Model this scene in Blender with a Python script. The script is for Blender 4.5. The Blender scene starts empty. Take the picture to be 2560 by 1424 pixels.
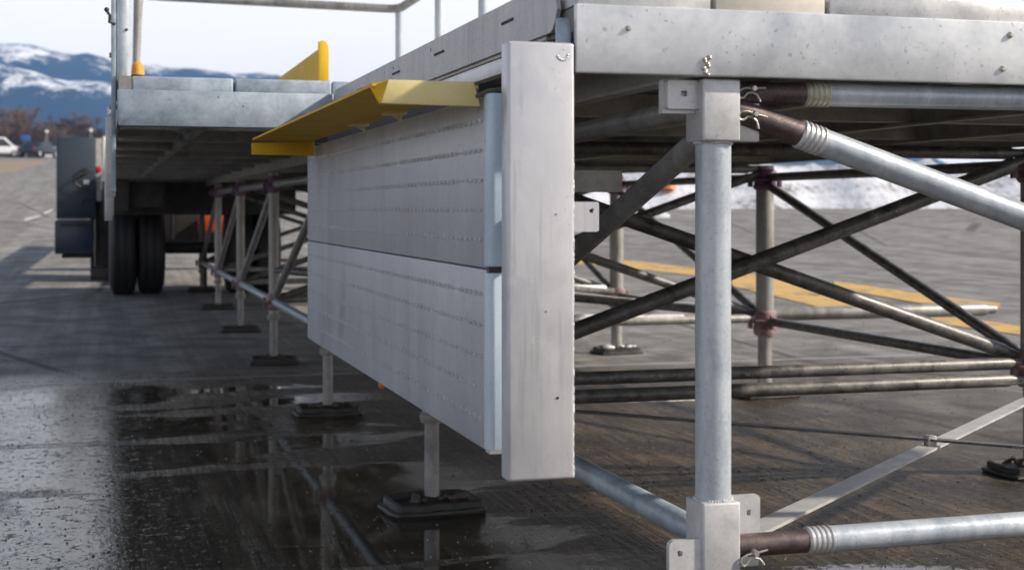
import bpy, bmesh, math, random
from mathutils import Vector, Matrix, noise as mnoise
random.seed(7)
R = math.radians
scene = bpy.context.scene
COL = scene.collection

# ------------------------------------------------------------------ camera
CAM_H = 0.92
YAW = R(16.08)
cam_data = bpy.data.cameras.new('camera')
cam = bpy.data.objects.new('camera', cam_data)
COL.objects.link(cam)
cam.location = (0, 0, CAM_H)
cam.rotation_euler = (R(90), 0, -YAW)
cam_data.sensor_width = 36.0
cam_data.lens = 50.0
cam_data.shift_y = -0.075
cam_data.clip_start = 0.05
cam_data.clip_end = 9000
cam_data.dof.use_dof = True
cam_data.dof.focus_distance = 3.0
cam_data.dof.aperture_fstop = 6.3
scene.camera = cam

# ------------------------------------------------------------------ sky and sun
SUN_EL = R(32)
SUN_DIR = Vector((0.935, -0.355, 0)).normalized() * math.cos(SUN_EL) + Vector((0, 0, math.sin(SUN_EL)))
world = bpy.data.worlds.new('World')
scene.world = world
world.use_nodes = True
wn, wl = world.node_tree.nodes, world.node_tree.links
wn.clear()
w_out = wn.new('ShaderNodeOutputWorld')
w_bg = wn.new('ShaderNodeBackground')
w_sky = wn.new('ShaderNodeTexSky')
w_sky.sky_type = 'NISHITA'
w_sky.sun_disc = False
w_sky.sun_elevation = SUN_EL
w_sky.sun_rotation = math.atan2(SUN_DIR.x, SUN_DIR.y)
w_tc = wn.new('ShaderNodeTexCoord')
w_map = wn.new('ShaderNodeMapping')
w_map.inputs['Scale'].default_value = (1.2, 1.2, 4.5)
w_noise = wn.new('ShaderNodeTexNoise')
w_noise.inputs['Scale'].default_value = 1.7
w_noise.inputs['Detail'].default_value = 5
w_ramp = wn.new('ShaderNodeValToRGB')
w_ramp.color_ramp.elements[0].position = 0.32
w_ramp.color_ramp.elements[0].color = (9.6, 9.35, 9.4, 1)
w_ramp.color_ramp.elements[1].position = 0.66
w_ramp.color_ramp.elements[1].color = (10.9, 10.55, 10.4, 1)
w_mix = wn.new('ShaderNodeMix')
w_mix.data_type = 'RGBA'
w_sep = wn.new('ShaderNodeSeparateXYZ')
w_rng = wn.new('ShaderNodeMapRange')       # bright cloud bank low down, thinning to blue overhead
w_rng.interpolation_type = 'SMOOTHSTEP'
w_rng.inputs['From Min'].default_value = 0.14
w_rng.inputs['From Max'].default_value = 0.42
w_rng.inputs['To Min'].default_value = 0.98
w_rng.inputs['To Max'].default_value = 0.12
wl.new(w_tc.outputs['Generated'], w_sep.inputs[0])
wl.new(w_sep.outputs['Z'], w_rng.inputs['Value'])
wl.new(w_rng.outputs['Result'], w_mix.inputs['Factor'])
wl.new(w_tc.outputs['Generated'], w_map.inputs['Vector'])
wl.new(w_map.outputs['Vector'], w_noise.inputs['Vector'])
wl.new(w_noise.outputs['Fac'], w_ramp.inputs['Fac'])
wl.new(w_sky.outputs['Color'], w_mix.inputs['A'])
wl.new(w_ramp.outputs['Color'], w_mix.inputs['B'])
wl.new(w_mix.outputs['Result'], w_bg.inputs['Color'])
w_bg.inputs['Strength'].default_value = 0.090
wl.new(w_bg.outputs['Background'], w_out.inputs['Surface'])

sun_data = bpy.data.lights.new('sun', 'SUN')
sun_data.energy = 4.4
sun_data.angle = R(1.5)
sun_data.color = (1.0, 0.90, 0.76)
sun = bpy.data.objects.new('sun', sun_data)
COL.objects.link(sun)
sun.location = (20, -20, 30)
sun.rotation_euler = SUN_DIR.to_track_quat('Z', 'Y').to_euler()

scene.view_settings.view_transform = 'Standard'
scene.view_settings.look = 'None'
scene.view_settings.exposure = 0.40
scene.view_settings.gamma = 1.0
scene.view_settings.use_curve_mapping = False
scene.render.engine = 'CYCLES'
scene.cycles.use_denoising = True
scene.cycles.max_bounces = 5
scene.cycles.diffuse_bounces = 4
scene.cycles.glossy_bounces = 3
scene.cycles.use_adaptive_sampling = True
scene.cycles.adaptive_threshold = 0.025
scene.cycles.volume_bounces = 0
scene.cycles.volume_max_steps = 64

# ------------------------------------------------------------------ helpers: materials
def srgb(r, g, b):
    f = lambda c: (c / 255 / 12.92) if c / 255 <= 0.04045 else ((c / 255 + 0.055) / 1.055) ** 2.4
    return (f(r), f(g), f(b), 1)

class NT:
    def __init__(self, name):
        self.m = bpy.data.materials.new(name)
        self.m.use_nodes = True
        self.n = self.m.node_tree.nodes
        self.l = self.m.node_tree.links
        self.bsdf = self.n['Principled BSDF']
        self.tc = None
    def coord(self, scale=(1, 1, 1), rot=(0, 0, 0)):
        if self.tc is None:
            self.tc = self.n.new('ShaderNodeTexCoord')
        mp = self.n.new('ShaderNodeMapping')
        mp.inputs['Scale'].default_value = scale
        mp.inputs['Rotation'].default_value = rot
        self.l.new(self.tc.outputs['Object'], mp.inputs['Vector'])
        return mp.outputs['Vector']
    def noise(self, vec, scale, detail=3, rough=0.55, dist=0.0):
        t = self.n.new('ShaderNodeTexNoise')
        t.inputs['Scale'].default_value = scale
        t.inputs['Detail'].default_value = detail
        t.inputs['Roughness'].default_value = rough
        t.inputs['Distortion'].default_value = dist
        self.l.new(vec, t.inputs['Vector'])
        return t.outputs['Fac']
    def voronoi(self, vec, scale, out='Distance', feature='F1'):
        t = self.n.new('ShaderNodeTexVoronoi')
        t.feature = feature
        t.inputs['Scale'].default_value = scale
        self.l.new(vec, t.inputs['Vector'])
        return t.outputs[out]
    def ramp(self, fac, stops):
        t = self.n.new('ShaderNodeValToRGB')
        cr = t.color_ramp
        while len(cr.elements) < len(stops):
            cr.elements.new(0.5)
        for e, (p, c) in zip(cr.elements, stops):
            e.position = p
            e.color = c if len(c) == 4 else (c[0], c[1], c[2], 1)
        self.l.new(fac, t.inputs['Fac'])
        return t.outputs['Color']
    def step(self, fac, a, b, lo=0.0, hi=1.0):
        t = self.n.new('ShaderNodeMapRange')
        t.interpolation_type = 'SMOOTHSTEP'
        t.inputs['From Min'].default_value = a
        t.inputs['From Max'].default_value = b
        t.inputs['To Min'].default_value = lo
        t.inputs['To Max'].default_value = hi
        self.l.new(fac, t.inputs['Value'])
        return t.outputs['Result']
    def math(self, op, a, b=None):
        t = self.n.new('ShaderNodeMath')
        t.operation = op
        for i, v in enumerate((a, b)):
            if v is None:
                continue
            if isinstance(v, (int, float)):
                t.inputs[i].default_value = v
            else:
                self.l.new(v, t.inputs[i])
        return t.outputs[0]
    def mix(self, fac, a, b, mode='MIX'):
        t = self.n.new('ShaderNodeMix')
        t.data_type = 'RGBA'
        t.blend_type = mode
        for k, v in (('Factor', fac), ('A', a), ('B', b)):
            s = t.inputs[k] if k == 'Factor' else [i for i in t.inputs if i.name == k and i.type == 'RGBA'][0]
            if isinstance(v, (int, float)):
                s.default_value = v
            elif isinstance(v, tuple):
                s.default_value = v if len(v) == 4 else (v[0], v[1], v[2], 1)
            else:
                self.l.new(v, s)
        return [o for o in t.outputs if o.type == 'RGBA'][0]
    def fmix(self, fac, a, b):
        t = self.n.new('ShaderNodeMix')
        t.data_type = 'FLOAT'
        for i, v in ((0, fac), (2, a), (3, b)):
            if isinstance(v, (int, float)):
                t.inputs[i].default_value = v
            else:
                self.l.new(v, t.inputs[i])
        return t.outputs[0]
    def bump(self, h, strength=0.2, dist=0.01, prev=None):
        t = self.n.new('ShaderNodeBump')
        if isinstance(strength, (int, float)):
            t.inputs['Strength'].default_value = strength
        else:
            self.l.new(strength, t.inputs['Strength'])
        t.inputs['Distance'].default_value = dist
        self.l.new(h, t.inputs['Height'])
        if prev is not None:
            self.l.new(prev, t.inputs['Normal'])
        return t.outputs['Normal']
    def set(self, **kw):
        names = {'color': 'Base Color', 'rough': 'Roughness', 'metal': 'Metallic', 'normal': 'Normal',
                 'spec': 'Specular IOR Level', 'coat': 'Coat Weight', 'trans': 'Transmission Weight', 'ior': 'IOR'}
        for k, v in kw.items():
            s = self.bsdf.inputs[names[k]]
            if isinstance(v, (int, float)):
                s.default_value = v
            elif isinstance(v, tuple):
                s.default_value = v if len(v) == 4 else (v[0], v[1], v[2], 1)
            else:
                self.l.new(v, s)
        return self.m

def mat_metal(name, dark, light, rough=0.45, metal=0.55, scale=14, spots=0.5, spot_col=(0.09, 0.085, 0.085),
              streak=(1, 1, 1), spangle=0.35, bump=0.12, grime=1.0):
    """weathered zinc / aluminium: cloudy mottling, crystal flecks, fine pitting, stains"""
    t = NT(name)
    v = t.coord()
    vs = t.coord(streak)
    a = t.noise(vs, scale, 6, 0.62, 0.4)
    b = t.noise(v, scale * 9, 3, 0.6)
    c = t.voronoi(v, scale * 11, 'Color')
    sep = t.n.new('ShaderNodeSeparateColor')
    t.l.new(c, sep.inputs[0])
    m1 = t.math('ADD', t.math('MULTIPLY', a, 0.84), t.math('MULTIPLY', b, 0.16))
    m1 = t.math('ADD', m1, t.math('MULTIPLY', t.math('SUBTRACT', sep.outputs[0], 0.5), spangle * 0.14))
    col = t.ramp(m1, [(0.34, dark), (0.64, light)])
    sp = t.noise(v, scale * 3.1, 6, 0.7)
    sp2 = t.noise(v, scale * 0.55, 3, 0.5)
    sm = t.math('MULTIPLY', t.step(sp, 0.60, 0.70), t.step(sp2, 0.46, 0.62))
    col = t.mix(t.math('MULTIPLY', sm, spots), col, spot_col)
    pit = t.math('MULTIPLY', t.step(t.noise(v, scale * 14, 2, 0.6), 0.63, 0.70), t.step(t.noise(v, scale * 1.3, 3, 0.6), 0.40, 0.60))
    col = t.mix(t.math('MULTIPLY', pit, 0.30 + 0.6 * spots * grime), col, (0.07, 0.066, 0.064) if sum(dark) > 0.3 else (0.45, 0.44, 0.43))
    blot = t.step(t.noise(vs, scale * 0.45, 7, 0.72, 0.6), 0.54, 0.68)
    col = t.mix(t.math('MULTIPLY', blot, 0.34 * grime), col, (dark[0] * 0.45, dark[1] * 0.45, dark[2] * 0.47))
    rg = t.math('ADD', t.math('MULTIPLY', a, 0.35), rough - 0.16)
    nrm = t.bump(b, bump, 0.004)
    nrm = t.bump(t.noise(v, scale * 0.8, 2), 0.10, 0.02, nrm)
    return t.set(color=col, rough=rg, metal=metal, normal=nrm)

def mat_paint(name, c1, c2, rough=0.4, scale=9, chips=0.0, chip_col=(0.12, 0.09, 0.07), streak=(1, 1, 1), bump=0.06, metal=0.0):
    t = NT(name)
    v = t.coord()
    a = t.noise(t.coord(streak), scale, 5, 0.6, 0.3)
    f = t.noise(v, scale * 14, 3, 0.6)
    col = t.ramp(t.math('ADD', t.math('MULTIPLY', a, 0.75), t.math('MULTIPLY', f, 0.25)), [(0.33, c1), (0.66, c2)])
    if chips:
        s = t.noise(v, scale * 4.2, 7, 0.72)
        s2 = t.noise(v, scale * 0.6, 2)
        k = t.math('MULTIPLY', t.step(s, 0.63, 0.67), t.step(s2, 0.48, 0.60))
        col = t.mix(t.math('MULTIPLY', k, chips), col, chip_col)
    return t.set(color=col, rough=t.math('ADD', t.math('MULTIPLY', f, 0.25), rough - 0.1), metal=metal,
                 normal=t.bump(f, bump, 0.004))

M = {}
M['galv_beam'] = mat_metal('galvanised_beam', (0.54, 0.56, 0.59), (0.84, 0.85, 0.86), 0.40, 0.30, 7, 0.22, (0.22, 0.22, 0.25), (1, 1, 1), 0.2, 0.03, 0.55)
M['galv_blue'] = mat_metal('galvanised_zinc_blue', (0.25, 0.30, 0.35), (0.45, 0.52, 0.59), 0.48, 0.25, 12, 0.3, (0.14, 0.15, 0.17))
M['galv_tube'] = mat_metal('galvanised_tube', (0.33, 0.375, 0.43), (0.56, 0.60, 0.65), 0.34, 0.2, 18, 0.6, (0.13, 0.12, 0.12), (1, 1, 0.25), 0.3, 0.1, 0.6)
M['galv_block'] = mat_metal('cast_block', (0.46, 0.465, 0.48), (0.64, 0.64, 0.65), 0.4, 0.3, 16, 0.25, (0.2, 0.2, 0.22), (1, 1, 1), 0.3, 0.05, 0.6)
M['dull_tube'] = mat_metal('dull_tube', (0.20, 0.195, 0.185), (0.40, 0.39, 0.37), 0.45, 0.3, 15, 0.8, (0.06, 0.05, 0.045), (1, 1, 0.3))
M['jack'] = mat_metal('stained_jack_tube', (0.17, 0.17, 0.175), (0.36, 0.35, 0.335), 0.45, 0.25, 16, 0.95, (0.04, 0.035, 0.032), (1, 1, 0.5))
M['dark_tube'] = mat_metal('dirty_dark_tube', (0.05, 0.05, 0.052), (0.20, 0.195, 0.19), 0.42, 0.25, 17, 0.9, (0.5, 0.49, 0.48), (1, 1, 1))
M['brown_sleeve'] = mat_metal('rusty_sleeve', (0.045, 0.032, 0.034), (0.13, 0.095, 0.095), 0.5, 0.3, 26, 0.5, (0.2, 0.13, 0.11))
M['crimp'] = mat_metal('crimp_ring', (0.38, 0.36, 0.30), (0.66, 0.64, 0.56), 0.45, 0.3, 25, 0.4, (0.2, 0.17, 0.13))
M['clip'] = mat_metal('clip_wire', (0.34, 0.32, 0.29), (0.6, 0.58, 0.53), 0.35, 0.7, 40, 0.3)
t = NT('white_column')
v = t.coord()
a = t.noise(t.coord((1, 1, 0.25)), 34, 6, 0.7, 0.3)
b = t.noise(t.coord((1, 1, 0.6)), 9, 6, 0.65, 0.8)
f = t.noise(v, 240, 3, 0.6)
col = t.ramp(t.math('ADD', t.math('MULTIPLY', a, 0.3), t.math('MULTIPLY', b, 0.7)), [(0.30, (0.47, 0.475, 0.505)), (0.48, (0.56, 0.56, 0.59)), (0.68, (0.66, 0.66, 0.68))])
sp = t.math('MULTIPLY', t.step(t.noise(v, 150, 5, 0.7), 0.60, 0.66), t.step(t.noise(v, 11, 3, 0.6), 0.53, 0.66))
col = t.mix(t.math('MULTIPLY', sp, 0.75), col, (0.14, 0.135, 0.14))
sc_ = t.math('MULTIPLY', t.step(t.noise(t.coord((1, 1, 0.03)), 150, 2, 0.5), 0.66, 0.70), t.step(t.noise(v, 6, 2), 0.52, 0.6))
col = t.mix(t.math('MULTIPLY', sc_, 0.25), col, (0.34, 0.34, 0.36))
run = t.math('MULTIPLY', t.step(t.noise(t.coord((1, 1, 0.05)), 70, 4, 0.6), 0.52, 0.66), t.step(t.noise(v, 4.5, 4, 0.65), 0.47, 0.62))
col = t.mix(t.math('MULTIPLY', run, 0.30), col, (0.27, 0.265, 0.275))
pale = t.math('MULTIPLY', t.step(t.noise(v, 24, 6, 0.7), 0.56, 0.66), t.step(t.noise(v, 5.5, 2), 0.5, 0.6))
col = t.mix(t.math('MULTIPLY', pale, 0.5), col, (0.78, 0.78, 0.80))
M['white_column'] = t.set(color=col, rough=t.math('ADD', t.math('MULTIPLY', b, 0.35), 0.18), metal=0.35, normal=t.bump(t.math('ADD', t.math('MULTIPLY', f, 0.4), t.math('MULTIPLY', b, 1.2)), 0.05, 0.003))
M['cap_paint'] = mat_paint('pale_blue_cap', (0.48, 0.60, 0.72), (0.70, 0.80, 0.88), 0.42, 13, 0.85, (0.10, 0.085, 0.085), (1, 1, 0.3))
M['panel'] = mat_metal('panel_alloy', (0.37, 0.385, 0.415), (0.50, 0.515, 0.545), 0.40, 0.3, 8, 0.3, (0.24, 0.23, 0.225), (1, 1, 0.22), 0.2, 0.15, 0.45)
M['alloy_edge'] = mat_metal('weathered_alloy_edge', (0.36, 0.345, 0.36), (0.56, 0.545, 0.57), 0.45, 0.35, 11, 0.5, (0.15, 0.12, 0.12), (1, 1, 0.2))
M['yellow'] = mat_paint('yellow_paint', (0.64, 0.37, 0.016), (0.78, 0.48, 0.03), 0.55, 8, 0.35, (0.55, 0.46, 0.2))
M['yellow_pale'] = mat_paint('sunlit_worn_yellow_paint', (0.72, 0.58, 0.22), (0.84, 0.72, 0.38), 0.45, 7, 0.5, (0.45, 0.28, 0.03))  # near lip's sunlight put into the paint as a paler yellow, plus chips
M['yellow_bright'] = mat_paint('bright_yellow_paint', (0.62, 0.37, 0.02), (0.74, 0.46, 0.035), 0.4, 7, 0.2, (0.3, 0.22, 0.1))
for k_ in ('yellow', 'yellow_bright'):
    M[k_].node_tree.nodes['Principled BSDF'].inputs['Specular IOR Level'].default_value = 0.15
M['pink'] = mat_paint('faded_pink_collar', (0.10, 0.055, 0.065), (0.38, 0.26, 0.275), 0.6, 24, 0.6, (0.07, 0.03, 0.04))
M['purple'] = mat_paint('purple_collar', (0.10, 0.055, 0.10), (0.25, 0.15, 0.24), 0.6, 20)
M['rubber'] = mat_paint('muddy_rubber', (0.008, 0.008, 0.008), (0.045, 0.04, 0.037), 0.45, 30, 0.3, (0.2, 0.17, 0.15), bump=0.6)
M['tyre'] = mat_paint('tyre_rubber', (0.007, 0.007, 0.008), (0.017, 0.017, 0.018), 0.6, 20, bump=0.2)
M['chassis'] = mat_paint('chassis_black', (0.012, 0.012, 0.013), (0.04, 0.037, 0.034), 0.55, 9)
M['under_steel'] = mat_metal('underside_steel', (0.28, 0.27, 0.25), (0.50, 0.48, 0.45), 0.55, 0.1, 9, 0.5, (0.05, 0.045, 0.04))
M['plank_under'] = mat_paint('deck_plank', (0.16, 0.15, 0.14), (0.30, 0.285, 0.26), 0.6, 8)
M['cabinet'] = mat_paint('slate_cabinet', (0.026, 0.036, 0.050), (0.036, 0.048, 0.066), 0.4, 3)
M['cabinet_low'] = mat_paint('navy_cabinet', (0.014, 0.022, 0.04), (0.022, 0.03, 0.052), 0.35, 3)
M['black'] = mat_paint('black_void', (0.008, 0.008, 0.009), (0.014, 0.014, 0.015), 0.7, 9)
M['red'] = mat_paint('orange_red_paint', (0.72, 0.085, 0.02), (0.82, 0.12, 0.03), 0.45, 5)
M['red_lamp'] = mat_paint('red_lamp', (0.45, 0.02, 0.025), (0.55, 0.03, 0.035), 0.3, 5)
M['cream'] = mat_paint('cream_plastic', (0.55, 0.51, 0.45), (0.7, 0.66, 0.6), 0.5, 6)
M['orange_lens'] = mat_paint('amber_lens', (0.62, 0.22, 0.012), (0.85, 0.40, 0.03), 0.25, 40, bump=0.5)
M['white_paint'] = mat_paint('white_car_paint', (0.72, 0.73, 0.75), (0.80, 0.81, 0.83), 0.25, 2)
M['dark_paint'] = mat_paint('dark_car_paint', (0.012, 0.016, 0.025), (0.02, 0.026, 0.038), 0.2, 2)
M['silver_paint'] = mat_paint('silver_car_paint', (0.42, 0.44, 0.47), (0.5, 0.52, 0.55), 0.25, 2)
M['car_glass'] = mat_paint('car_window', (0.02, 0.025, 0.03), (0.03, 0.035, 0.04), 0.08, 2)
M['chrome'] = mat_metal('chrome_trim', (0.6, 0.6, 0.62), (0.8, 0.8, 0.82), 0.2, 0.9, 10, 0.0)
M['rim'] = mat_metal('wheel_rim', (0.35, 0.35, 0.36), (0.5, 0.5, 0.52), 0.4, 0.6, 10, 0.4)
M['sign_blue'] = mat_paint('blue_sign', (0.03, 0.09, 0.28), (0.04, 0.11, 0.33), 0.4, 4)
M['bark'] = mat_paint('bare_bark', (0.055, 0.04, 0.034), (0.11, 0.08, 0.065), 0.85, 6)
M['twig'] = mat_paint('bare_twigs', (0.075, 0.050, 0.040), (0.135, 0.092, 0.074), 0.9, 0.6)
M['orange_cone'] = mat_paint('orange_plastic', (0.55, 0.13, 0.03), (0.65, 0.17, 0.04), 0.5, 5)
M['mud'] = mat_paint('mud_clod', (0.03, 0.026, 0.022), (0.17, 0.13, 0.11), 0.8, 45, bump=0.8)
M['rope'] = mat_paint('old_rope', (0.09, 0.075, 0.05), (0.26, 0.22, 0.15), 0.9, 60, bump=0.8)

# snow
t = NT('snow')
v = t.coord()
sn = t.noise(v, 3.0, 6, 0.65)
M['snow'] = t.set(color=t.ramp(t.math('ADD', t.math('MULTIPLY', t.noise(v, 5, 7, 0.75), 0.6), t.math('MULTIPLY', t.noise(t.coord((0.3, 0.3, 2.0)), 1.0, 4, 0.6), 0.4)), [(0.40, (0.15, 0.14, 0.14)), (0.48, (0.48, 0.50, 0.55)), (0.62, (0.68, 0.70, 0.75))]),
                  rough=0.6, normal=t.bump(sn, 0.5, 0.1))
t = NT('fresh_snow')
v = t.coord()
M['snow_clean'] = t.set(color=t.ramp(t.noise(v, 60, 4, 0.6), [(0.3, (0.62, 0.64, 0.68)), (0.6, (0.86, 0.87, 0.9))]),
                        rough=0.6, normal=t.bump(t.noise(v, 90, 3), 0.6, 0.01))

# ------------------------------------------------------------------ helpers: geometry
class MB:
    """collects shapes, links them as ONE mesh object"""
    def __init__(self):
        self.v, self.f = [], []
    def add(self, vs, fs):
        o = len(self.v)
        self.v += [tuple(p) for p in vs]
        self.f += [tuple(i + o for i in f) for f in fs]
        return self
    def box(self, x0, x1, y0, y1, z0, z1):
        vs = [(x0, y0, z0), (x1, y0, z0), (x1, y1, z0), (x0, y1, z0), (x0, y0, z1), (x1, y0, z1), (x1, y1, z1), (x0, y1, z1)]
        return self.add(vs, [(0, 3, 2, 1), (4, 5, 6, 7), (0, 1, 5, 4), (1, 2, 6, 5), (2, 3, 7, 6), (3, 0, 4, 7)])
    def lathe(self, p0, p1, prof, n=16, caps=True):
        """prof: list of (distance from p0, radius)"""
        p0, p1 = Vector(p0), Vector(p1)
        d = (p1 - p0).normalized()
        a = Vector((0, 0, 1)) if abs(d.z) < 0.9 else Vector((1, 0, 0))
        u = d.cross(a).normalized()
        w = d.cross(u)
        vs, fs = [], []
        for (t_, r) in prof:
            c = p0 + d * t_
            for i in range(n):
                an = 2 * math.pi * i / n
                vs.append(c + u * (r * math.cos(an)) + w * (r * math.sin(an)))
        for k in range(len(prof) - 1):
            for i in range(n):
                j = (i + 1) % n
                fs.append((k * n + i, k * n + j, (k + 1) * n + j, (k + 1) * n + i))
        if caps:
            fs.append(tuple(range(n - 1, -1, -1)))
            b = (len(prof) - 1) * n
            fs.append(tuple(b + i for i in range(n)))
        return self.add(vs, fs)
    def tube(self, p0, p1, r, n=16, caps=True):
        L = (Vector(p1) - Vector(p0)).length
        return self.lathe(p0, p1, [(0, r), (L, r)], n, caps)
    def path(self, pts, r, n=8):
        pts = [Vector(p) for p in pts]
        vs, fs = [], []
        prev_u = None
        for k, p in enumerate(pts):
            d = (pts[min(k + 1, len(pts) - 1)] - pts[max(k - 1, 0)]).normalized()
            a = prev_u if prev_u is not None else (Vector((0, 0, 1)) if abs(d.z) < 0.9 else Vector((1, 0, 0)))
            w = d.cross(a)
            if w.length < 1e-5:
                w = d.orthogonal()
            w.normalize()
            u = w.cross(d).normalized()
            prev_u = u
            rr = r[k] if isinstance(r, (list, tuple)) else r
            for i in range(n):
                an = 2 * math.pi * i / n
                vs.append(p + u * (rr * math.cos(an)) + w * (rr * math.sin(an)))
        for k in range(len(pts) - 1):
            for i in range(n):
                j = (i + 1) % n
                fs.append((k * n + i, k * n + j, (k + 1) * n + j, (k + 1) * n + i))
        fs.append(tuple(range(n - 1, -1, -1)))
        b = (len(pts) - 1) * n
        fs.append(tuple(b + i for i in range(n)))
        return self.add(vs, fs)
    def prism(self, pts2, axis, a0, a1):
        """polygon pts2 extruded along axis from a0 to a1 (axis x: pts=(y,z); y: (x,z); z: (x,y))"""
        def mk(p, a):
            return {'x': (a, p[0], p[1]), 'y': (p[0], a, p[1]), 'z': (p[0], p[1], a)}[axis]
        n = len(pts2)
        vs = [mk(p, a0) for p in pts2] + [mk(p, a1) for p in pts2]
        fs = [tuple(range(n - 1, -1, -1)), tuple(range(n, 2 * n))]
        for i in range(n):
            j = (i + 1) % n
            fs.append((i, j, n + j, n + i))
        return self.add(vs, fs)
    def sphere(self, c, r, n=12, m=8, sq=(1, 1, 1)):
        vs, fs = [], []
        for k in range(m + 1):
            th = math.pi * k / m
            for i in range(n):
                ph = 2 * math.pi * i / n
                vs.append((c[0] + r * sq[0] * math.sin(th) * math.cos(ph), c[1] + r * sq[1] * math.sin(th) * math.sin(ph), c[2] + r * sq[2] * math.cos(th)))
        for k in range(m):
            for i in range(n):
                j = (i + 1) % n
                fs.append((k * n + i, (k + 1) * n + i, (k + 1) * n + j, k * n + j))
        return self.add(vs, fs)
    def build(self, name, mat, parent=None, bevel=0.0, smooth=True, segs=2):
        me = bpy.data.meshes.new(name)
        me.from_pydata(self.v, [], self.f)
        bm = bmesh.new()
        bm.from_mesh(me)
        bmesh.ops.remove_doubles(bm, verts=bm.verts, dist=1e-6)
        bmesh.ops.recalc_face_normals(bm, faces=bm.faces)
        if bevel:
            es = [e for e in bm.edges if len(e.link_faces) == 2 and e.calc_face_angle(0) > R(35)]
            bmesh.ops.bevel(bm, geom=es, offset=bevel, segments=segs, profile=0.5, affect='EDGES', clamp_overlap=True)
        bm.to_mesh(me)
        bm.free()
        if smooth:
            me.shade_smooth()
            me.set_sharp_from_angle(angle=R(38))
        me.materials.append(M[mat] if isinstance(mat, str) else mat)
        return link(name, me, parent)

def link(name, me, parent=None):
    o = bpy.data.objects.new(name, me)
    COL.objects.link(o)
    if parent is not None:
        o.parent = parent
        root = parent
        off = Vector((0, 0, 0))
        while root is not None:
            off += root.location
            root = root.parent
        if parent.get('_world'):
            o.matrix_parent_inverse = Matrix.Translation(-parent.location)
    return o

def tag(o, label=None, cat=None, group=None, kind=None):
    if label: o['label'] = label
    if cat: o['category'] = cat
    if group: o['group'] = group
    if kind: o['kind'] = kind
    return o

WORLD_ROOTS = []
def thing(name, loc, label, cat, group=None, world=True):
    """Empty at a thing's base; world=True: its parts are given in world coordinates"""
    o = bpy.data.objects.new(name, None)
    COL.objects.link(o)
    o.location = loc
    o.empty_display_size = 0.1
    if world:
        o['_world'] = 1
        WORLD_ROOTS.append(o)
    return tag(o, label, cat, group)

def copy_tree(o, parent=None):
    c = o.copy()
    COL.objects.link(c)
    if parent is not None:
        c.parent = parent
    for ch in list(o.children):
        copy_tree(ch, c)
    return c

# ------------------------------------------------------------------ terrain
def ground_z(x, y):
    s = 3.0 * math.log1p(math.exp(min((y - 15.0) / 3.0, 60))) if y < 195 else y - 15.0
    g = 0.045 * s
    cap = 6.4
    if g > cap - 0.9:
        g = cap - 0.9 + 0.9 * (1 - math.exp(-(g - (cap - 0.9)) / 0.9))
    return g

F_PX = 2560 * 50 / 36
def on_ground(px, py, dz=0.0):
    """where the sight line through a photo pixel meets the ground (used only to measure the site)"""
    tx = (px - 1280) / F_PX
    ty = (520 - py) / F_PX
    d = Vector((tx * math.cos(YAW) + math.sin(YAW), -tx * math.sin(YAW) + math.cos(YAW), ty))
    s0, s = 0.0, 0.5
    while s < 600:
        p = Vector((0, 0, CAM_H)) + d * s
        if p.z <= ground_z(p.x, p.y):
            break
        s0 = s
        s *= 1.03
    for _ in range(40):
        m = (s0 + s) / 2
        p = Vector((0, 0, CAM_H)) + d * m
        if p.z <= ground_z(p.x, p.y): s = m
        else: s0 = m
    p = Vector((0, 0, CAM_H)) + d * s
    return Vector((p.x, p.y, ground_z(p.x, p.y) + dz))

def axis_lines(lo, hi, fine_lo, fine_hi, step, grow=1.25):
    a = []
    x = fine_lo
    while x <= fine_hi + 1e-6:
        a.append(x); x += step
    s = step
    x = fine_hi
    while x < hi:
        s *= grow; x += s; a.append(min(x, hi))
    s = step
    x = fine_lo
    while x > lo:
        s *= grow; x -= s; a.insert(0, max(x, lo))
    return a

# ground material: damp brushed concrete and asphalt, standing water, tyre streaks
t = NT('wet_pavement')
v = t.coord()
sx = t.n.new('ShaderNodeSeparateXYZ')
t.l.new(v, sx.inputs[0])
X, Y = sx.outputs['X'], sx.outputs['Y']
n_big = t.noise(v, 0.55, 4, 0.55)
n_mid = t.noise(v, 2.6, 5, 0.6, 0.4)
n_fine = t.noise(v, 38, 5, 0.65)
n_grit = t.noise(v, 210, 3, 0.6)
streak = t.noise(t.coord((22, 0.7, 1), (0, 0, R(3))), 2.0, 5, 0.6)
tread = t.noise(t.coord((2.6, 0.06, 1)), 1.6, 4, 0.6)
broom = t.noise(t.coord((95, 1.6, 1), (0, 0, R(-2))), 1.6, 3, 0.6)
dry = t.ramp(n_mid, [(0.40, (0.17, 0.162, 0.155)), (0.60, (0.33, 0.32, 0.31))])
dry = t.mix(t.step(tread, 0.44, 0.56), dry, t.mix(0.32, dry, (0.06, 0.057, 0.055)))
dry = t.mix(t.math('MULTIPLY', t.step(t.noise(t.coord((14, 0.5, 1), (0, 0, R(-3))), 1.6, 6, 0.65), 0.49, 0.60), 0.22), dry, (0.10, 0.095, 0.09))
dry = t.mix(t.math('MULTIPLY', t.step(t.noise(v, 0.9, 6, 0.7, 0.8), 0.50, 0.68), 0.45), dry, (0.115, 0.110, 0.105))
crack = t.step(t.voronoi(t.coord((0.25, 0.12, 1)), 1.0, 'Distance', 'DISTANCE_TO_EDGE'), 0.004, 0.010, 1.0, 0.0)
dry = t.mix(t.math('MULTIPLY', crack, 0.75), dry, (0.03, 0.028, 0.026))
dry = t.mix(t.math('MULTIPLY', t.step(n_grit, 0.50, 0.62), 0.5), dry, (0.40, 0.39, 0.38))
dry = t.mix(t.math('MULTIPLY', t.step(t.noise(v, 160, 2), 0.58, 0.64), 0.6), dry, (0.06, 0.057, 0.054))
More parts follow.
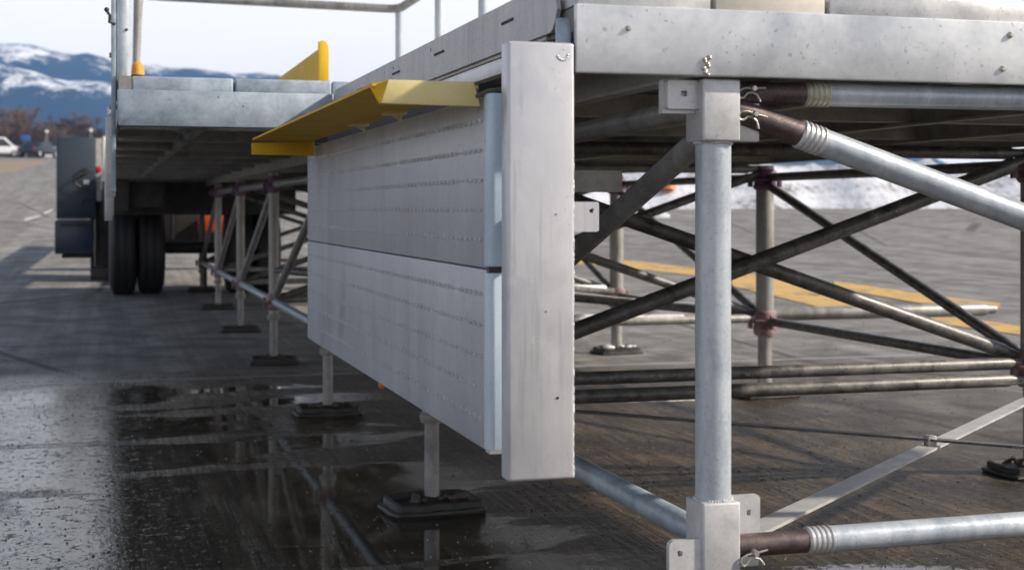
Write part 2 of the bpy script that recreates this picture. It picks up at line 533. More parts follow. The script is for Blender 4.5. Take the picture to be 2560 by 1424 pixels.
damp = t.ramp(t.math('ADD', t.math('MULTIPLY', n_mid, 0.5), t.math('MULTIPLY', streak, 0.5)),
              [(0.42, (0.045, 0.035, 0.021)), (0.50, (0.15, 0.123, 0.086)), (0.58, (0.36, 0.31, 0.235))])
clump = t.noise(v, 27, 5, 0.8)
damp = t.mix(t.math('MULTIPLY', t.step(broom, 0.50, 0.60), 0.75), damp, (0.022, 0.017, 0.012))
damp = t.mix(t.math('MULTIPLY', t.step(clump, 0.50, 0.60), 0.6), damp, (0.020, 0.016, 0.011))
damp = t.mix(t.math('MULTIPLY', t.step(n_grit, 0.54, 0.62), 0.6), damp, (0.24, 0.215, 0.175))
right_tone = t.step(t.math('ADD', X, t.math('MULTIPLY', t.math('SUBTRACT', n_mid, 0.5), 0.8)), 0.55, 1.05)
damp = t.mix(right_tone, damp, t.mix(1.0, damp, (0.35, 0.305, 0.26), 'MULTIPLY'))  # damp colour multiplied darker towards the right
# wet zone: this side of the slab joint, mostly left of and under the stage
edge = t.math('ADD', Y, t.math('MULTIPLY', t.math('SUBTRACT', n_big, 0.5), 1.6))
wet_y = t.step(t.math('ADD', Y, t.math('ADD', t.math('MULTIPLY', t.math('SUBTRACT', n_big, 0.5), 3.4), t.math('MULTIPLY', t.math('SUBTRACT', n_mid, 0.5), 1.6))), 6.9, 8.9, 1.0, 0.0)
wet_x = t.step(t.math('ADD', X, t.math('MULTIPLY', t.math('SUBTRACT', n_mid, 0.5), 1.4)), 2.2, 5.0, 1.0, 0.35)
wet = t.math('MULTIPLY', wet_y, wet_x)
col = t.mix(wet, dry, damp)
joint = t.step(t.math('ABSOLUTE', t.math('SUBTRACT', t.math('ADD', Y, t.math('MULTIPLY', n_fine, 0.03)), 7.78)), 0.012, 0.03, 1.0, 0.0)
col = t.mix(t.math('MULTIPLY', joint, 0.8), col, (0.42, 0.42, 0.42))  # joint painted pale for the bright glint along its wet edge
# standing water
pud_n = t.noise(t.coord((0.42, 1.5, 1)), 1.15, 5, 0.6, 0.7)
mid_pool = t.math('MULTIPLY', t.step(t.math('ADD', X, t.math('MULTIPLY', t.math('SUBTRACT', n_mid, 0.5), 0.7)), 0.95, 1.30, 0.09, 0.0), t.step(Y, 3.0, 7.4, 1.0, 0.6))
pud_n = t.math('ADD', pud_n, mid_pool)
left_pool = t.step(t.math('ADD', X, t.math('MULTIPLY', n_mid, 0.5)), -0.1, 0.75, 0.065, -0.015)
pud = t.math('MULTIPLY', t.step(t.math('ADD', pud_n, left_pool), 0.50, 0.575), t.step(t.math('ADD', Y, t.math('MULTIPLY', t.math('SUBTRACT', n_mid, 0.5), 1.2)), 7.3, 7.7, 1.0, 0.0))
fine_hole = t.math('MULTIPLY', t.step(t.noise(v, 22, 5, 0.7), 0.36, 0.44), t.step(t.math('ADD', t.noise(v, 75, 3, 0.6), t.math('MULTIPLY', t.math('SUBTRACT', n_mid, 0.5), 0.55)), 0.31, 0.40))
left = t.step(t.math('ADD', X, t.math('MULTIPLY', t.math('SUBTRACT', n_mid, 0.5), 0.9)), 0.0, 0.40, 1.0, 0.0)
pud = t.math('MULTIPLY', t.math('MULTIPLY', pud, t.fmix(left, 1.0, fine_hole)), t.step(t.math('ADD', X, t.math('MULTIPLY', n_mid, 0.6)), 1.15, 1.8, 1.0, 0.0))
# water running out of the slab joint towards the camera
rx = t.math('SUBTRACT', X, t.math('ADD', t.math('MULTIPLY', t.math('SUBTRACT', Y, 3.0), -0.02), 0.385))
rx = t.math('ADD', rx, t.math('MULTIPLY', t.math('SUBTRACT', t.noise(t.coord((3, 1.6, 1)), 1.3, 3), 0.5), 0.16))
rivulet = t.math('MULTIPLY', t.step(t.math('ABSOLUTE', rx), 0.035, 0.06, 1.0, 0.0), t.step(Y, 4.6, 5.2, 1.0, 0.0))
fleck = t.step(t.math('ADD', t.noise(v, 88, 3, 0.6), t.math('MULTIPLY', t.math('SUBTRACT', n_mid, 0.5), 0.25)), 0.50, 0.56)
glossy = t.step(t.math('ADD', X, t.math('MULTIPLY', n_big, 0.8)), 0.5, 1.7, 1.0, 0.0)
pud = t.math('MAXIMUM', pud, t.math('MULTIPLY', fleck, t.math('MULTIPLY', t.math('MULTIPLY', left, wet_y), 0.9)))
pud = t.math('MAXIMUM', pud, rivulet)
# puddle catching sky at the foot of the front post
px2 = t.math('SUBTRACT', X, 1.93)
py2 = t.math('SUBTRACT', Y, t.math('ADD', 3.16, t.math('MULTIPLY', t.math('SUBTRACT', X, 1.93), -0.35)))
dd = t.math('ADD', t.math('MULTIPLY', t.math('MULTIPLY', px2, px2), 5.0), t.math('MULTIPLY', t.math('MULTIPLY', py2, py2), 34.0))
pool2 = t.math('MULTIPLY', t.step(t.math('ADD', dd, t.math('MULTIPLY', n_fine, 1.2)), 0.75, 1.05, 1.0, 0.0), 1.0)
pud = t.math('MAXIMUM', pud, pool2)
col = t.mix(t.math('MULTIPLY', pud, 0.6), col, (0.022, 0.019, 0.013))
r_damp = t.math('ADD', t.math('MULTIPLY', n_fine, t.fmix(glossy, 0.35, 0.16)), t.fmix(glossy, 0.22, 0.05))
rough = t.fmix(wet, 0.72, r_damp)
rough = t.fmix(pud, rough, 0.02)
bh = t.math('ADD', t.math('MULTIPLY', n_fine, 0.6), t.math('MULTIPLY', n_grit, 0.4))
bh = t.math('ADD', bh, t.math('MULTIPLY', broom, 0.5))
bs = t.fmix(pud, t.fmix(glossy, 0.7, 0.55), 0.004)
ripple = t.math('ADD', t.noise(v, 62, 4, 0.65), t.math('MULTIPLY', t.noise(v, 17, 3, 0.6), 0.8))
nrm = t.bump(ripple, t.math('MAXIMUM', t.math('MULTIPLY', rivulet, 0.25), t.math('MULTIPLY', t.math('MULTIPLY', glossy, wet_y), t.fmix(pud, 0.75, t.fmix(left, 0.010, 0.085)))), 0.014)
nrm = t.bump(bh, bs, 0.012, nrm)
spc = t.math('MAXIMUM', t.fmix(t.math('MULTIPLY', wet_y, glossy), 0.09, 0.5), t.math('MULTIPLY', pud, 0.5))
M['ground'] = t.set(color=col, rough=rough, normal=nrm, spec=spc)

xs = axis_lines(-1000, 1000, -4, 8, 0.5)
ys = axis_lines(-60, 2000, 0, 40, 0.5, 1.12)
vs = [(x, y, ground_z(x, y)) for y in ys for x in xs]
nx = len(xs)
fs = [(j * nx + i, j * nx + i + 1, (j + 1) * nx + i + 1, (j + 1) * nx + i) for j in range(len(ys) - 1) for i in range(nx - 1)]
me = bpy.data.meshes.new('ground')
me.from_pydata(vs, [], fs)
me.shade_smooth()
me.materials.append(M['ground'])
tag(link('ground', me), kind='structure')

def ground_sheet(name, pix, mat, dz=0.004, sub=1):
    """a flat painted or dirt patch lying on the ground"""
    pts = []
    n = len(pix)
    for i in range(n):
        a, b = pix[i], pix[(i + 1) % n]
        for k in range(4):
            f = k / 4
            pts.append(on_ground(a[0] + (b[0] - a[0]) * f, a[1] + (b[1] - a[1]) * f, dz))
    me = bpy.data.meshes.new(name)
    me.from_pydata([tuple(p) for p in pts], [], [tuple(range(len(pts)))])
    bm = bmesh.new(); bm.from_mesh(me)
    bmesh.ops.triangulate(bm, faces=bm.faces)
    bm.normal_update()
    for f in bm.faces:
        if f.normal.z < 0: f.normal_flip()
    bm.to_mesh(me); bm.free()
    me.materials.append(M[mat])
    return tag(link(name, me), kind='structure')

# worn road paint: asphalt shows through
def mat_worn(name, paint, thr=0.5, scale=3.0):
    t = NT(name)
    v = t.coord()
    w = t.math('ADD', t.math('MULTIPLY', t.noise(v, scale, 6, 0.7), 0.7), t.math('MULTIPLY', t.noise(t.coord((1, 0.3, 1)), scale * 9, 4), 0.3))
    return t.set(color=t.mix(t.step(w, thr - 0.06, thr + 0.07), paint, (0.12, 0.115, 0.11)), rough=0.7)
M['road_yellow'] = mat_worn('worn_yellow_marking', (0.58, 0.36, 0.10), 0.56)
M['road_white'] = mat_worn('worn_white_marking', (0.6, 0.6, 0.6), 0.56)
M['dirt'] = mat_worn('sandy_dirt', (0.27, 0.20, 0.13), 0.6, 0.7)

ground_sheet('yellow_road_marking', [(1445, 642), (1560, 650), (1900, 688), (1905, 706), (1560, 669), (1445, 660)], 'road_yellow')
ground_sheet('yellow_road_marking', [(1830, 694), (1940, 690), (2180, 758), (2320, 771), (2310, 788), (2150, 794), (1940, 742), (1830, 716)], 'road_yellow', 0.006)
ground_sheet('yellow_road_marking', [(2085, 703), (2360, 743), (2500, 759), (2500, 772), (2350, 768), (2085, 721)], 'road_yellow', 0.008)
ground_sheet('yellow_road_marking', [(2300, 783), (2700, 832), (2700, 858), (2290, 802)], 'road_yellow', 0.005)
ground_sheet('white_road_marking', [(62, 553), (100, 541), (104, 536), (62, 547)], 'road_white')
ground_sheet('white_road_marking', [(108, 537), (132, 527), (132, 522), (110, 531)], 'road_white')
ground_sheet('dirt_verge', [(-250, 420), (-250, 401), (130, 401), (95, 414), (40, 428), (-60, 445)], 'dirt')

# ------------------------------------------------------------------ mountains
def ridge(name, ydist, depth, prof, seed, mat, zbase):
    """a range as a solid ridge: prof gives (x, crest height)"""
    nx, ny = 120, 26
    x0, x1 = prof[0][0], prof[-1][0]
    vs, fs = [], []
    for j in range(ny):
        f = j / (ny - 1)
        for i in range(nx):
            x = x0 + (x1 - x0) * i / (nx - 1)
            for (a, ha), (b, hb) in zip(prof, prof[1:]):
                if a <= x <= b:
                    k = (x - a) / (b - a)
                    k = k * k * (3 - 2 * k)
                    h = ha + (hb - ha) * k
                    break
            sh = math.sin(math.pi * f) ** 0.8
            nn = mnoise.fractal(Vector((x * 0.012, f * 3 + seed, seed)), 0.9, 2.1, 5)
            z = zbase + (h - zbase) * sh * (1 + 0.10 * nn * (1 - f * 0.5)) if 0 < j < ny - 1 else zbase - 6
            vs.append((x, ydist + depth * f, z))
    for j in range(ny - 1):
        for i in range(nx - 1):
            a = j * nx + i
            fs.append((a, a + 1, a + nx + 1, a + nx))
    me = bpy.data.meshes.new(name)
    me.from_pydata(vs, [], fs)
    me.shade_smooth()
    me.materials.append(M[mat])
    return tag(link(name, me), kind='structure')

def mat_mountain(name, lo, hi, cover):
    t = NT(name)
    v = t.coord()
    s = t.n.new('ShaderNodeSeparateXYZ'); t.l.new(v, s.inputs[0])
    big = t.noise(t.coord((1, 1, 1.8)), 0.016, 3, 0.5)
    fin = t.noise(v, 0.07, 6, 0.8)
    alt = t.step(s.outputs['Z'], lo, hi)
    m = t.math('ADD', t.math('ADD', t.math('MULTIPLY', big, 1.0), t.math('MULTIPLY', fin, 1.5)), t.math('MULTIPLY', alt, 0.36))
    k = t.step(m, cover, cover + 0.34, 0.0, 0.85)
    col = t.mix(k, (0.014, 0.045, 0.10), (0.84, 0.86, 0.9))  # blue of the forest colour carries part of the haze
    return t.set(color=col, rough=0.9)
M['mount_far'] = mat_mountain('snowy_mountain', 124, 154, 1.42)
M['mount_near'] = mat_mountain('forested_hill', 68, 95, 1.44)
ridge('mountain', 1270, 500, [(-700, 120), (-420, 135), (-230, 150), (-105, 162), (-55, 161), (-20, 155), (40, 147), (110, 143), (180, 138), (300, 118), (520, 96), (900, 70)], 3.1, 'mount_far', 4)
ridge('foothill', 1000, 240, [(-600, 60), (-300, 84), (-160, 105), (-70, 106), (-15, 96), (60, 74), (180, 58), (420, 40), (800, 30)], 8.7, 'mount_near', 4)

# ------------------------------------------------------------------ snow bank beyond the pavement
def snow_bank(name, x0, x1, y0, width, h, seed):
    nx, ny = 150, 16
    vs, fs = [], []
    for j in range(ny):
        f = j / (ny - 1)
        for i in range(nx):
            x = x0 + (x1 - x0) * i / (nx - 1)
            wob = mnoise.noise(Vector((x * 0.35, seed, 0))) * 0.8
            y = y0 + wob * (1 - f) + width * f
            n = mnoise.fractal(Vector((x * 0.7, y * 0.7, seed)), 0.8, 2.2, 5)
            e = min(1, (x - x0) / 2, (x1 - x) / 2)
            z = ground_z(x, y) - 0.05 + max(0, min(1, f * 6)) * h * (0.78 + 0.35 * n) * e * (1 if f < 0.7 else 1 - (f - 0.7) * 0.8)
            vs.append((x, y, z))
    for j in range(ny - 1):
        for i in range(nx - 1):
            a = j * nx + i
            fs.append((a, a + 1, a + nx + 1, a + nx))
    me = bpy.data.meshes.new(name)
    me.from_pydata(vs, [], fs)
    me.shade_smooth()
    me.materials.append(M['snow'])
    return tag(link(name, me), kind='structure')
snow_bank('snow_bank', 8.5, 46, 35.0, 9, 1.35, 1.0)

mb = MB()
rnd = random.Random(9)
for i in range(26):
    xx = 2.30 + 0.52 * rnd.random(); yy = 6.42 - (xx - 2.3) * 0.06 + rnd.uniform(-.10, .10)
    mb.sphere((xx, yy, 0.004), rnd.uniform(.04, .09), 10, 6, (1.6, 0.9, 0.16))
tag(mb.build('snow_patch', 'snow_clean'), kind='stuff')
mb = MB()
for i in range(40):
    d_ = rnd.uniform(30, 34.6); a_ = R(18.6 + rnd.uniform(0, 3.2))
    xx, yy = d_ * math.tan(a_), d_
    mb.sphere((xx, yy, ground_z(xx, yy)), rnd.uniform(.1, .35), 8, 5, (1.5, 1.0, 0.5))
tag(mb.build('snow_clumps', 'snow'), kind='stuff')

def grit(name, n, mat, seed, smin, smax):
    rnd = random.Random(seed)
    vs, fs = [], []
    for i in range(n):
        y = 2.4 + 7.5 * rnd.random() ** 1.7
        x = rnd.uniform(-0.36, 1.0) * y * 0.95 + 0.2
        if mnoise.noise(Vector((x * 1.3, y * 0.8, seed))) < rnd.uniform(-0.6, 0.35):
            continue
        s_ = rnd.uniform(smin, smax) * (0.7 + y * 0.09)
        o = len(vs)
        a = rnd.uniform(0, 6.28)
        for k in range(4):
            vs.append((x + s_ * rnd.uniform(.6, 1.2) * math.cos(a + k * 1.57), y + s_ * rnd.uniform(.6, 1.2) * math.sin(a + k * 1.57), ground_z(x, y) + s_ * rnd.uniform(-.1, .25)))
        vs.append((x, y, ground_z(x, y) + s_ * rnd.uniform(.5, 1.0)))
        fs += [(o, o + 1, o + 4), (o + 1, o + 2, o + 4), (o + 2, o + 3, o + 4), (o + 3, o, o + 4)]
    me = bpy.data.meshes.new(name)
    me.from_pydata(vs, [], fs)
    me.materials.append(M[mat])
    return tag(link(name, me), kind='stuff')
M['grit_pale'] = mat_paint('pale_grit', (0.22, 0.20, 0.175), (0.5, 0.47, 0.43), 0.8, 60)
M['grit_dark'] = mat_paint('dark_grit', (0.015, 0.013, 0.011), (0.05, 0.045, 0.04), 0.6, 60)
grit('loose_grit', 9000, 'grit_pale', 3, 0.0012, 0.0035)
grit('dark_grit', 14000, 'grit_dark', 5, 0.0015, 0.0048)

# ------------------------------------------------------------------ the scaffold
X1, X2, Y0, S = 0.963, 3.09, 2.15, 2.07
ZL, ZU = 0.375, 1.108
ZB = 1.129                      # underside of the deck beam
sc = thing('scaffold_frame', (X1, Y0, 0), 'tube scaffold with crossing diagonal braces and upright posts holding up the stage deck', 'scaffold')

def post_mesh(x, y, z0, z1, r, mat, name='post'):
    mb = MB()
    mb.lathe((x, y, z0), (x, y, z1), [(0, r), (z1 - z0, r)], 28)
    return mb.build(name, mat, sc)

def wp(o):
    o['_world'] = 1
    return o
def sub(mb, name, mat, part, bevel=0.0, **kw):
    """a sub-part given in world coordinates under a part that sits at the world origin of its thing"""
    o = mb.build(name, mat, None, bevel, **kw)
    o.parent = part
    o.matrix_parent_inverse = (part.matrix_parent_inverse).inverted() @ part.matrix_parent_inverse
    return o

def holed_plate(mb, x0, x1, z0, z1, y, th, hx, hz, hr, rc=0.008, corners=(1, 1, 1, 1)):
    """upright plate facing the camera with rounded corners and a bored hole"""
    outer = []
    for (cx, cz, a0, on) in ((x1 - rc, z1 - rc, 0, corners[0]), (x0 + rc, z1 - rc, 90, corners[1]), (x0 + rc, z0 + rc, 180, corners[2]), (x1 - rc, z0 + rc, 270, corners[3])):
        if on:
            for k in range(5):
                a = R(a0 + 22.5 * k)
                outer.append((cx + rc * math.cos(a), cz + rc * math.sin(a)))
        else:
            a = R(a0 + 45)
            outer.append((cx + math.copysign(rc, math.cos(a)), cz + math.copysign(rc, math.sin(a))))
    n = len(outer)
    inner = []
    for (ox, oz) in outer:
        a = math.atan2(oz - hz, ox - hx)
        inner.append((hx + hr * math.cos(a), hz + hr * math.sin(a)))
    vs = []
    for yy in (y, y + th):
        vs += [(p[0], yy, p[1]) for p in outer] + [(p[0], yy, p[1]) for p in inner]
    fs = []
    for i in range(n):
        j = (i + 1) % n
        fs.append((i, j, n + j, n + i))
        fs.append((2 * n + i, 3 * n + i, 3 * n + j, 2 * n + j))
        fs.append((i, 2 * n + i, 2 * n + j, j))
        fs.append((n + i, n + j, 3 * n + j, 3 * n + i))
    return mb.add(vs, fs)

PADS = []
for row, x in ((1, X1), (2, X2)):
    for k in range(7):
        y = Y0 + k * S
        front = (row == 1 and k == 0)
        r = 0.0293 if row == 1 else 0.043
        rj = 0.0225 if row == 1 else 0.034
        zj = 0.30 if row == 1 else 0.335
        mat = 'galv_tube' if front else 'dull_tube'
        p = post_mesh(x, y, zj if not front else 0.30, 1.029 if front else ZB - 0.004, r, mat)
        sub(MB().lathe((x, y, 0.0), (x, y, zj + 0.02), [(0, rj), (zj + 0.02, rj)], 20), 'jack_tube', 'jack', p)
        nut = MB().lathe((x, y, zj - 0.03), (x, y, zj), [(0, r * 1.15), (0.012, r * 1.3), (0.026, r * 1.3), (0.032, r * 1.05)], 12)
        sub(nut, 'jack_nut', 'pink' if row == 2 else 'dull_tube', p)
        if not front:
            for z, mm in ((ZL, 'pink'), (ZU - 0.05, 'purple' if k > 1 else 'pink')):
                c = MB().lathe((x, y, z - 0.05), (x, y, z + 0.05), [(0, r * 1.12), (0.012, r * 1.35), (0.03, r * 1.22), (0.044, r * 1.25), (0.047, r * 2.0), (0.055, r * 2.0), (0.058, r * 1.25), (0.085, r * 1.3), (0.1, r * 1.1)], 16)
                for a in range(4):
                    an = a * math.pi / 2
                    cx, cy = x + math.cos(an) * r * 1.8, y + math.sin(an) * r * 1.8
                    c.box(cx - 0.010, cx + 0.010, cy - 0.010, cy + 0.010, z - 0.036, z + 0.028)
                sub(c, 'collar', mm, p, 0.002)
        if row == 1 or k in (1, 2, 3):
            PADS.append((row, k, x, y))
        if front:
            FRONT_POST = p

# front post: square sockets with tabs, where the front ledgers are pinned
def front_socket(z0, z1, name='socket_block'):
    b = MB().box(X1 - 0.0335, X1 + 0.0325, Y0 - 0.036, Y0 + 0.036, z0, z1)
    return sub(b, name, 'galv_block', FRONT_POST, 0.0035, segs=3)
front_socket(1.028, 1.1285)
front_socket(0.3235, 0.4440)
tb = holed_plate(MB(), 0.8755, 0.9296, 1.0800, 1.1265, Y0 - 0.018, 0.012, 0.9045, 1.105, 0.0065, 0.004)
tb.box(0.8715, 0.9290, Y0 - 0.006, Y0 + 0.010, 1.0735, 1.1275)
sub(tb, 'pin_tab', 'galv_block', FRONT_POST)
tb = MB().box(X1 + 0.0328, 1.0445, Y0 - 0.006, Y0 + 0.004, 1.0285, 1.101)
sub(tb, 'pin_tab', 'galv_block', FRONT_POST, 0.004)
tb = holed_plate(MB(), 0.8735, 0.9300, 0.3290, 0.3870, Y0 - 0.030, 0.012, 0.8920, 0.3660, 0.0055, 0.010, (0, 1, 1, 0))
sub(tb, 'pin_tab', 'galv_block', FRONT_POST)
tb = holed_plate(MB(), X1 + 0.0328, 1.0465, 0.3835, 0.4470, Y0 - 0.002, 0.010, 1.0265, 0.4180, 0.0055, 0.008, (1, 0, 0, 0))
sub(tb, 'pin_tab', 'galv_block', FRONT_POST)
tb = MB().box(X1 + 0.0328, 1.0455, Y0 - 0.002, Y0 + 0.008, 0.3285, 0.350)
sub(tb, 'pin_tab', 'galv_block', FRONT_POST, 0.003)
for zz, rr_ in ((1.0265, 0.0305), (0.4450, 0.0305)):
    wb = MB()
    for i in range(40):
        an = 2 * math.pi * i / 40
        wb.sphere((X1 + rr_ * math.cos(an), Y0 + rr_ * math.sin(an), zz + random.uniform(-.0008, .0008)), random.uniform(.0022, .0032), 6, 5)
    sub(wb, 'weld_bead', 'galv_block', FRONT_POST)
blob = MB()
for i in range(9):
    blob.sphere((X1 - 0.036 + random.uniform(-.006, .006), 2.0975 + random.uniform(-.002, .002), 1.133 + i * 0.0034), random.uniform(.0025, .0045), 8, 6)
sub(blob, 'weld_bead', 'clip', FRONT_POST)

def ledger(p0, p1, r=0.0205, mat='galv_tube', fancy=False, name='ledger', ring='galv_block'):
    p0, p1 = Vector(p0), Vector(p1)
    d = (p1 - p0).normalized()
    L = (p1 - p0).length
    if not fancy:
        return MB().lathe(p0, p1, [(0, r * 0.6), (0.03, r * 0.75), (0.05, r * 0.75), (0.07, r), (L - 0.07, r), (L - 0.05, r * 0.75), (L - 0.03, r * 0.75), (L, r * 0.6)], 18).build(name, mat, sc)
    a = 0.126
    o = MB().lathe(p0 + d * (a + 0.047), p1, [(0, r), (L - a - 0.047, r)], 24).build(name, mat, sc)
    sub(MB().lathe(p0, p1, [(0.0, r * 0.86), (a + 0.004, r * 0.9)], 22), 'sleeve', 'brown_sleeve', o)
    prof = [(a, r * 0.88)]
    for i in range(5):
        q = a + 0.002 + i * 0.0095
        prof += [(q, r * 0.94), (q + 0.002, r * 1.06), (q + 0.0055, r * 1.06), (q + 0.0078, r * 0.95)]
    prof.append((a + 0.0495, r * 0.98))
    sub(MB().lathe(p0, p1, prof, 24), 'crimp_ring', ring, o)
    return o

def clip(part, c, ax, scale=1.0):
    """hairpin clip through a pin"""
    c = Vector(c); ax = Vector(ax).normalized(); dn = Vector((0, 0, -1)) - ax * Vector((0, 0, -1)).dot(ax)
    dn.normalize()
    P = lambda a, b, o=0.0: c + ax * (a * scale) + dn * (b * scale) + Vector((0, -0.004 + o, 0))
    loop = [P(0.022, -0.002), P(0.0, 0.0), P(-0.014, 0.0), P(-0.024, 0.004), P(-0.027, 0.011), P(-0.023, 0.017), P(-0.017, 0.016), P(-0.010, 0.008), P(-0.002, 0.007), P(0.006, 0.010), P(0.011, 0.017), P(0.013, 0.021)]
    mb = MB().path(loop, 0.0019 * scale, 8)
    mb.lathe(c + Vector((0, 0.012, 0)), c + Vector((0, -0.010, 0)), [(0, 0.0052 * scale), (0.018, 0.0052 * scale), (0.022, 0.004 * scale)], 12)
    sub(mb, 'retaining_clip', 'clip', part)

# front plane
o = ledger((X1 + 0.034, Y0 - 0.004, ZU + 0.002), (X2, Y0, ZU + 0.006), 0.0205, 'galv_tube', True, ring='crimp'); clip(o, (1.022, Y0 - 0.024, 1.115), (1, 0, -0.03))
o = ledger((X1 + 0.030, Y0 - 0.006, 1.083), (X2, Y0, 0.41), 0.0235, 'galv_tube', True, 'diagonal_brace'); clip(o, (1.022, Y0 - 0.030, 1.073), (0.95, 0, -0.3))
o = ledger((X1 + 0.034, Y0 - 0.014, 0.3675), (X2, Y0, 0.372), 0.0215, 'galv_tube', True); clip(o, (1.020, Y0 - 0.036, 0.360), (1, 0, 0.1))
# along the near row
for k in range(6):
    ya, yb = Y0 + k * S, Y0 + (k + 1) * S
    o = ledger((X1, ya + (0.036 if k == 0 else 0.03), ZL), (X1, yb - 0.03, ZL), 0.0225, 'galv_blue' if k < 3 else 'galv_tube')
    ledger((X1, ya + 0.03, ZU - 0.05 if k else ZU - 0.02), (X1, yb - 0.03, ZU - 0.05), 0.0205, 'dull_tube')
    ledger((X1 + 0.004, ya + 0.034, 1.045), (X1 + 0.004, yb - 0.03, ZL + 0.03), 0.0215, 'jack' if k == 0 else 'dull_tube', name='diagonal_brace')
    # far row
    if k > 0:
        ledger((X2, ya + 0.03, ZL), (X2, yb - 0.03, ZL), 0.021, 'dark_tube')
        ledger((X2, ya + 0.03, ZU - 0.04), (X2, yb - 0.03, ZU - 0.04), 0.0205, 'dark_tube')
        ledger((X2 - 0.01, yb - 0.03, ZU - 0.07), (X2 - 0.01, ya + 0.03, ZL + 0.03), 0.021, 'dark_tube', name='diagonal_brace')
# cross planes behind the front one
for k in range(1, 7):
    y = Y0 + k * S
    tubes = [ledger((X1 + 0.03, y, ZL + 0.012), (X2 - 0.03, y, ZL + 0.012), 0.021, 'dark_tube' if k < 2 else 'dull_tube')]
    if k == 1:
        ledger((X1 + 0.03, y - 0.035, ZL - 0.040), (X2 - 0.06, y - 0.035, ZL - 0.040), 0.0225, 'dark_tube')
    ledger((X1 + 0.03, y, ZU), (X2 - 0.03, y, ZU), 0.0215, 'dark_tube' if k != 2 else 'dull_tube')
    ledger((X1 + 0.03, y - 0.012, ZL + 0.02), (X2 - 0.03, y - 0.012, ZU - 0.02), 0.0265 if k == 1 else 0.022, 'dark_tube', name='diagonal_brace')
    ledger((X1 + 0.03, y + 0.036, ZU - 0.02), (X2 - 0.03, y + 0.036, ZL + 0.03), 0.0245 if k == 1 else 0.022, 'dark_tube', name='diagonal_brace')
# short outer tubes beyond the far row, catching the sun
o = ledger((X2 + 0.03, Y0 + 2 * S, ZL + 0.03), (4.38, Y0 + 2 * S, ZL + 0.03), 0.033, 'dull_tube')
# plan bracing inside the bays, dusted with snow
for (a, b, z0, z1, r) in (((X1, Y0 + 2 * S), (X2, Y0 + 3 * S), 0.62, 0.40, 0.022), ((X2, Y0 + 2 * S), (X1, Y0 + 3 * S), 0.40, 0.56, 0.022),
                          ((X1, Y0 + 3 * S), (X2, Y0 + 4 * S), 0.40, 0.50, 0.020)):
    o = ledger((a[0], a[1], z0), (b[0], b[1], z1), r, 'dark_tube', name='plan_brace')
    pa, pb = Vector((a[0], a[1], z0)), Vector((b[0], b[1], z1))
    mb = MB(); n = 40
    pts, rr = [], []
    for i in range(n + 1):
        f = 0.06 + 0.88 * i / n
        q = mnoise.noise(Vector((f * 9, z0 * 7, 2)))
        pts.append(pa.lerp(pb, f) + Vector((0, 0, r * 0.72)))
        rr.append(max(0.003, r * (0.55 + 0.7 * q)))
    mb.path(pts, rr, 8)
    sub(mb, 'snow_cap', 'snow_clean', o)
for k in (2,):
    y = Y0 + k * S
    mb = MB(); pts, rr = [], []
    for i in range(41):
        f = 0.25 + 0.55 * i / 40
        pts.append(Vector((X1 + (X2 - X1) * f, y, ZL + 0.012 + 0.014)))
        rr.append(max(0.004, 0.021 * (0.75 + 0.8 * mnoise.noise(Vector((f * 8, 4, 2))))))
    mb.path(pts, rr, 8)
    mb.build('snow_cap', 'snow_clean', sc)
# flat plan straps of the front bay
def strap(p0, p1, w, th=0.006):
    p0, p1 = Vector(p0), Vector(p1)
    d = (p1 - p0).normalized()
    s_ = d.cross(Vector((0, 0, 1))).normalized() * (w / 2)
    u = Vector((0, 0, th))
    vs = [p0 - s_, p0 + s_, p1 + s_, p1 - s_]
    vs = vs + [q + u for q in vs]
    return MB().add(vs, [(0, 3, 2, 1), (4, 5, 6, 7), (0, 1, 5, 4), (1, 2, 6, 5), (2, 3, 7, 6), (3, 0, 4, 7)])
strap((X1 + 0.03, Y0 + 0.03, 0.355), (X2, Y0 + S, 0.265), 0.048).build('flat_brace', 'galv_block', sc)
o = strap((X1, Y0 + S, 0.335), (X2, Y0, 0.322), 0.030).build('flat_brace', 'dark_tube', sc)
cx_, cy_ = (X1 + X2) / 2, Y0 + S / 2
sub(MB().box(cx_ - 0.012, cx_ + 0.012, cy_ - 0.012, cy_ + 0.012, 0.302, 0.342), 'rivet', 'clip', o, 0.002)

# muddy base pads, each a thing of its own
def pad_mesh(seed):
    rnd = random.Random(seed)
    w, d, h = 0.145, 0.105, 0.052
    vs, fs = [], []
    n = 40
    rings = [(1.0, 0.0), (1.04, 0.010), (1.02, 0.020), (0.93, 0.024), (0.92, 0.046), (0.87, 0.050), (0.83, 0.047), (0.80, 0.030), (0.45, 0.030), (0.30, 0.048), (0.16, 0.056)]
    for (s_, z) in rings:
        for i in range(n):
            a = 2 * math.pi * i / n
            ca, sa = math.cos(a), math.sin(a)
            e = (abs(ca) ** 9 + abs(sa) ** 9) ** (-1 / 9)
            k = 1 + 0.025 * mnoise.noise(Vector((ca * 2 + seed, sa * 2, z * 30)))
            zz = z + (0.006 * mnoise.noise(Vector((ca * 3 * s_, sa * 3 * s_ + seed, 1))) if 0.01 < z else 0)
            vs.append((w * s_ * e * ca * k, d * s_ * e * sa * k, zz * 0.8))
    for j in range(len(rings) - 1):
        for i in range(n):
            q = (i + 1) % n
            fs.append((j * n + i, j * n + q, (j + 1) * n + q, (j + 1) * n + i))
    fs.append(tuple(range(n - 1, -1, -1)))
    b = (len(rings) - 1) * n
    fs.append(tuple(b + i for i in range(n)))
    return MB().add(vs, fs)

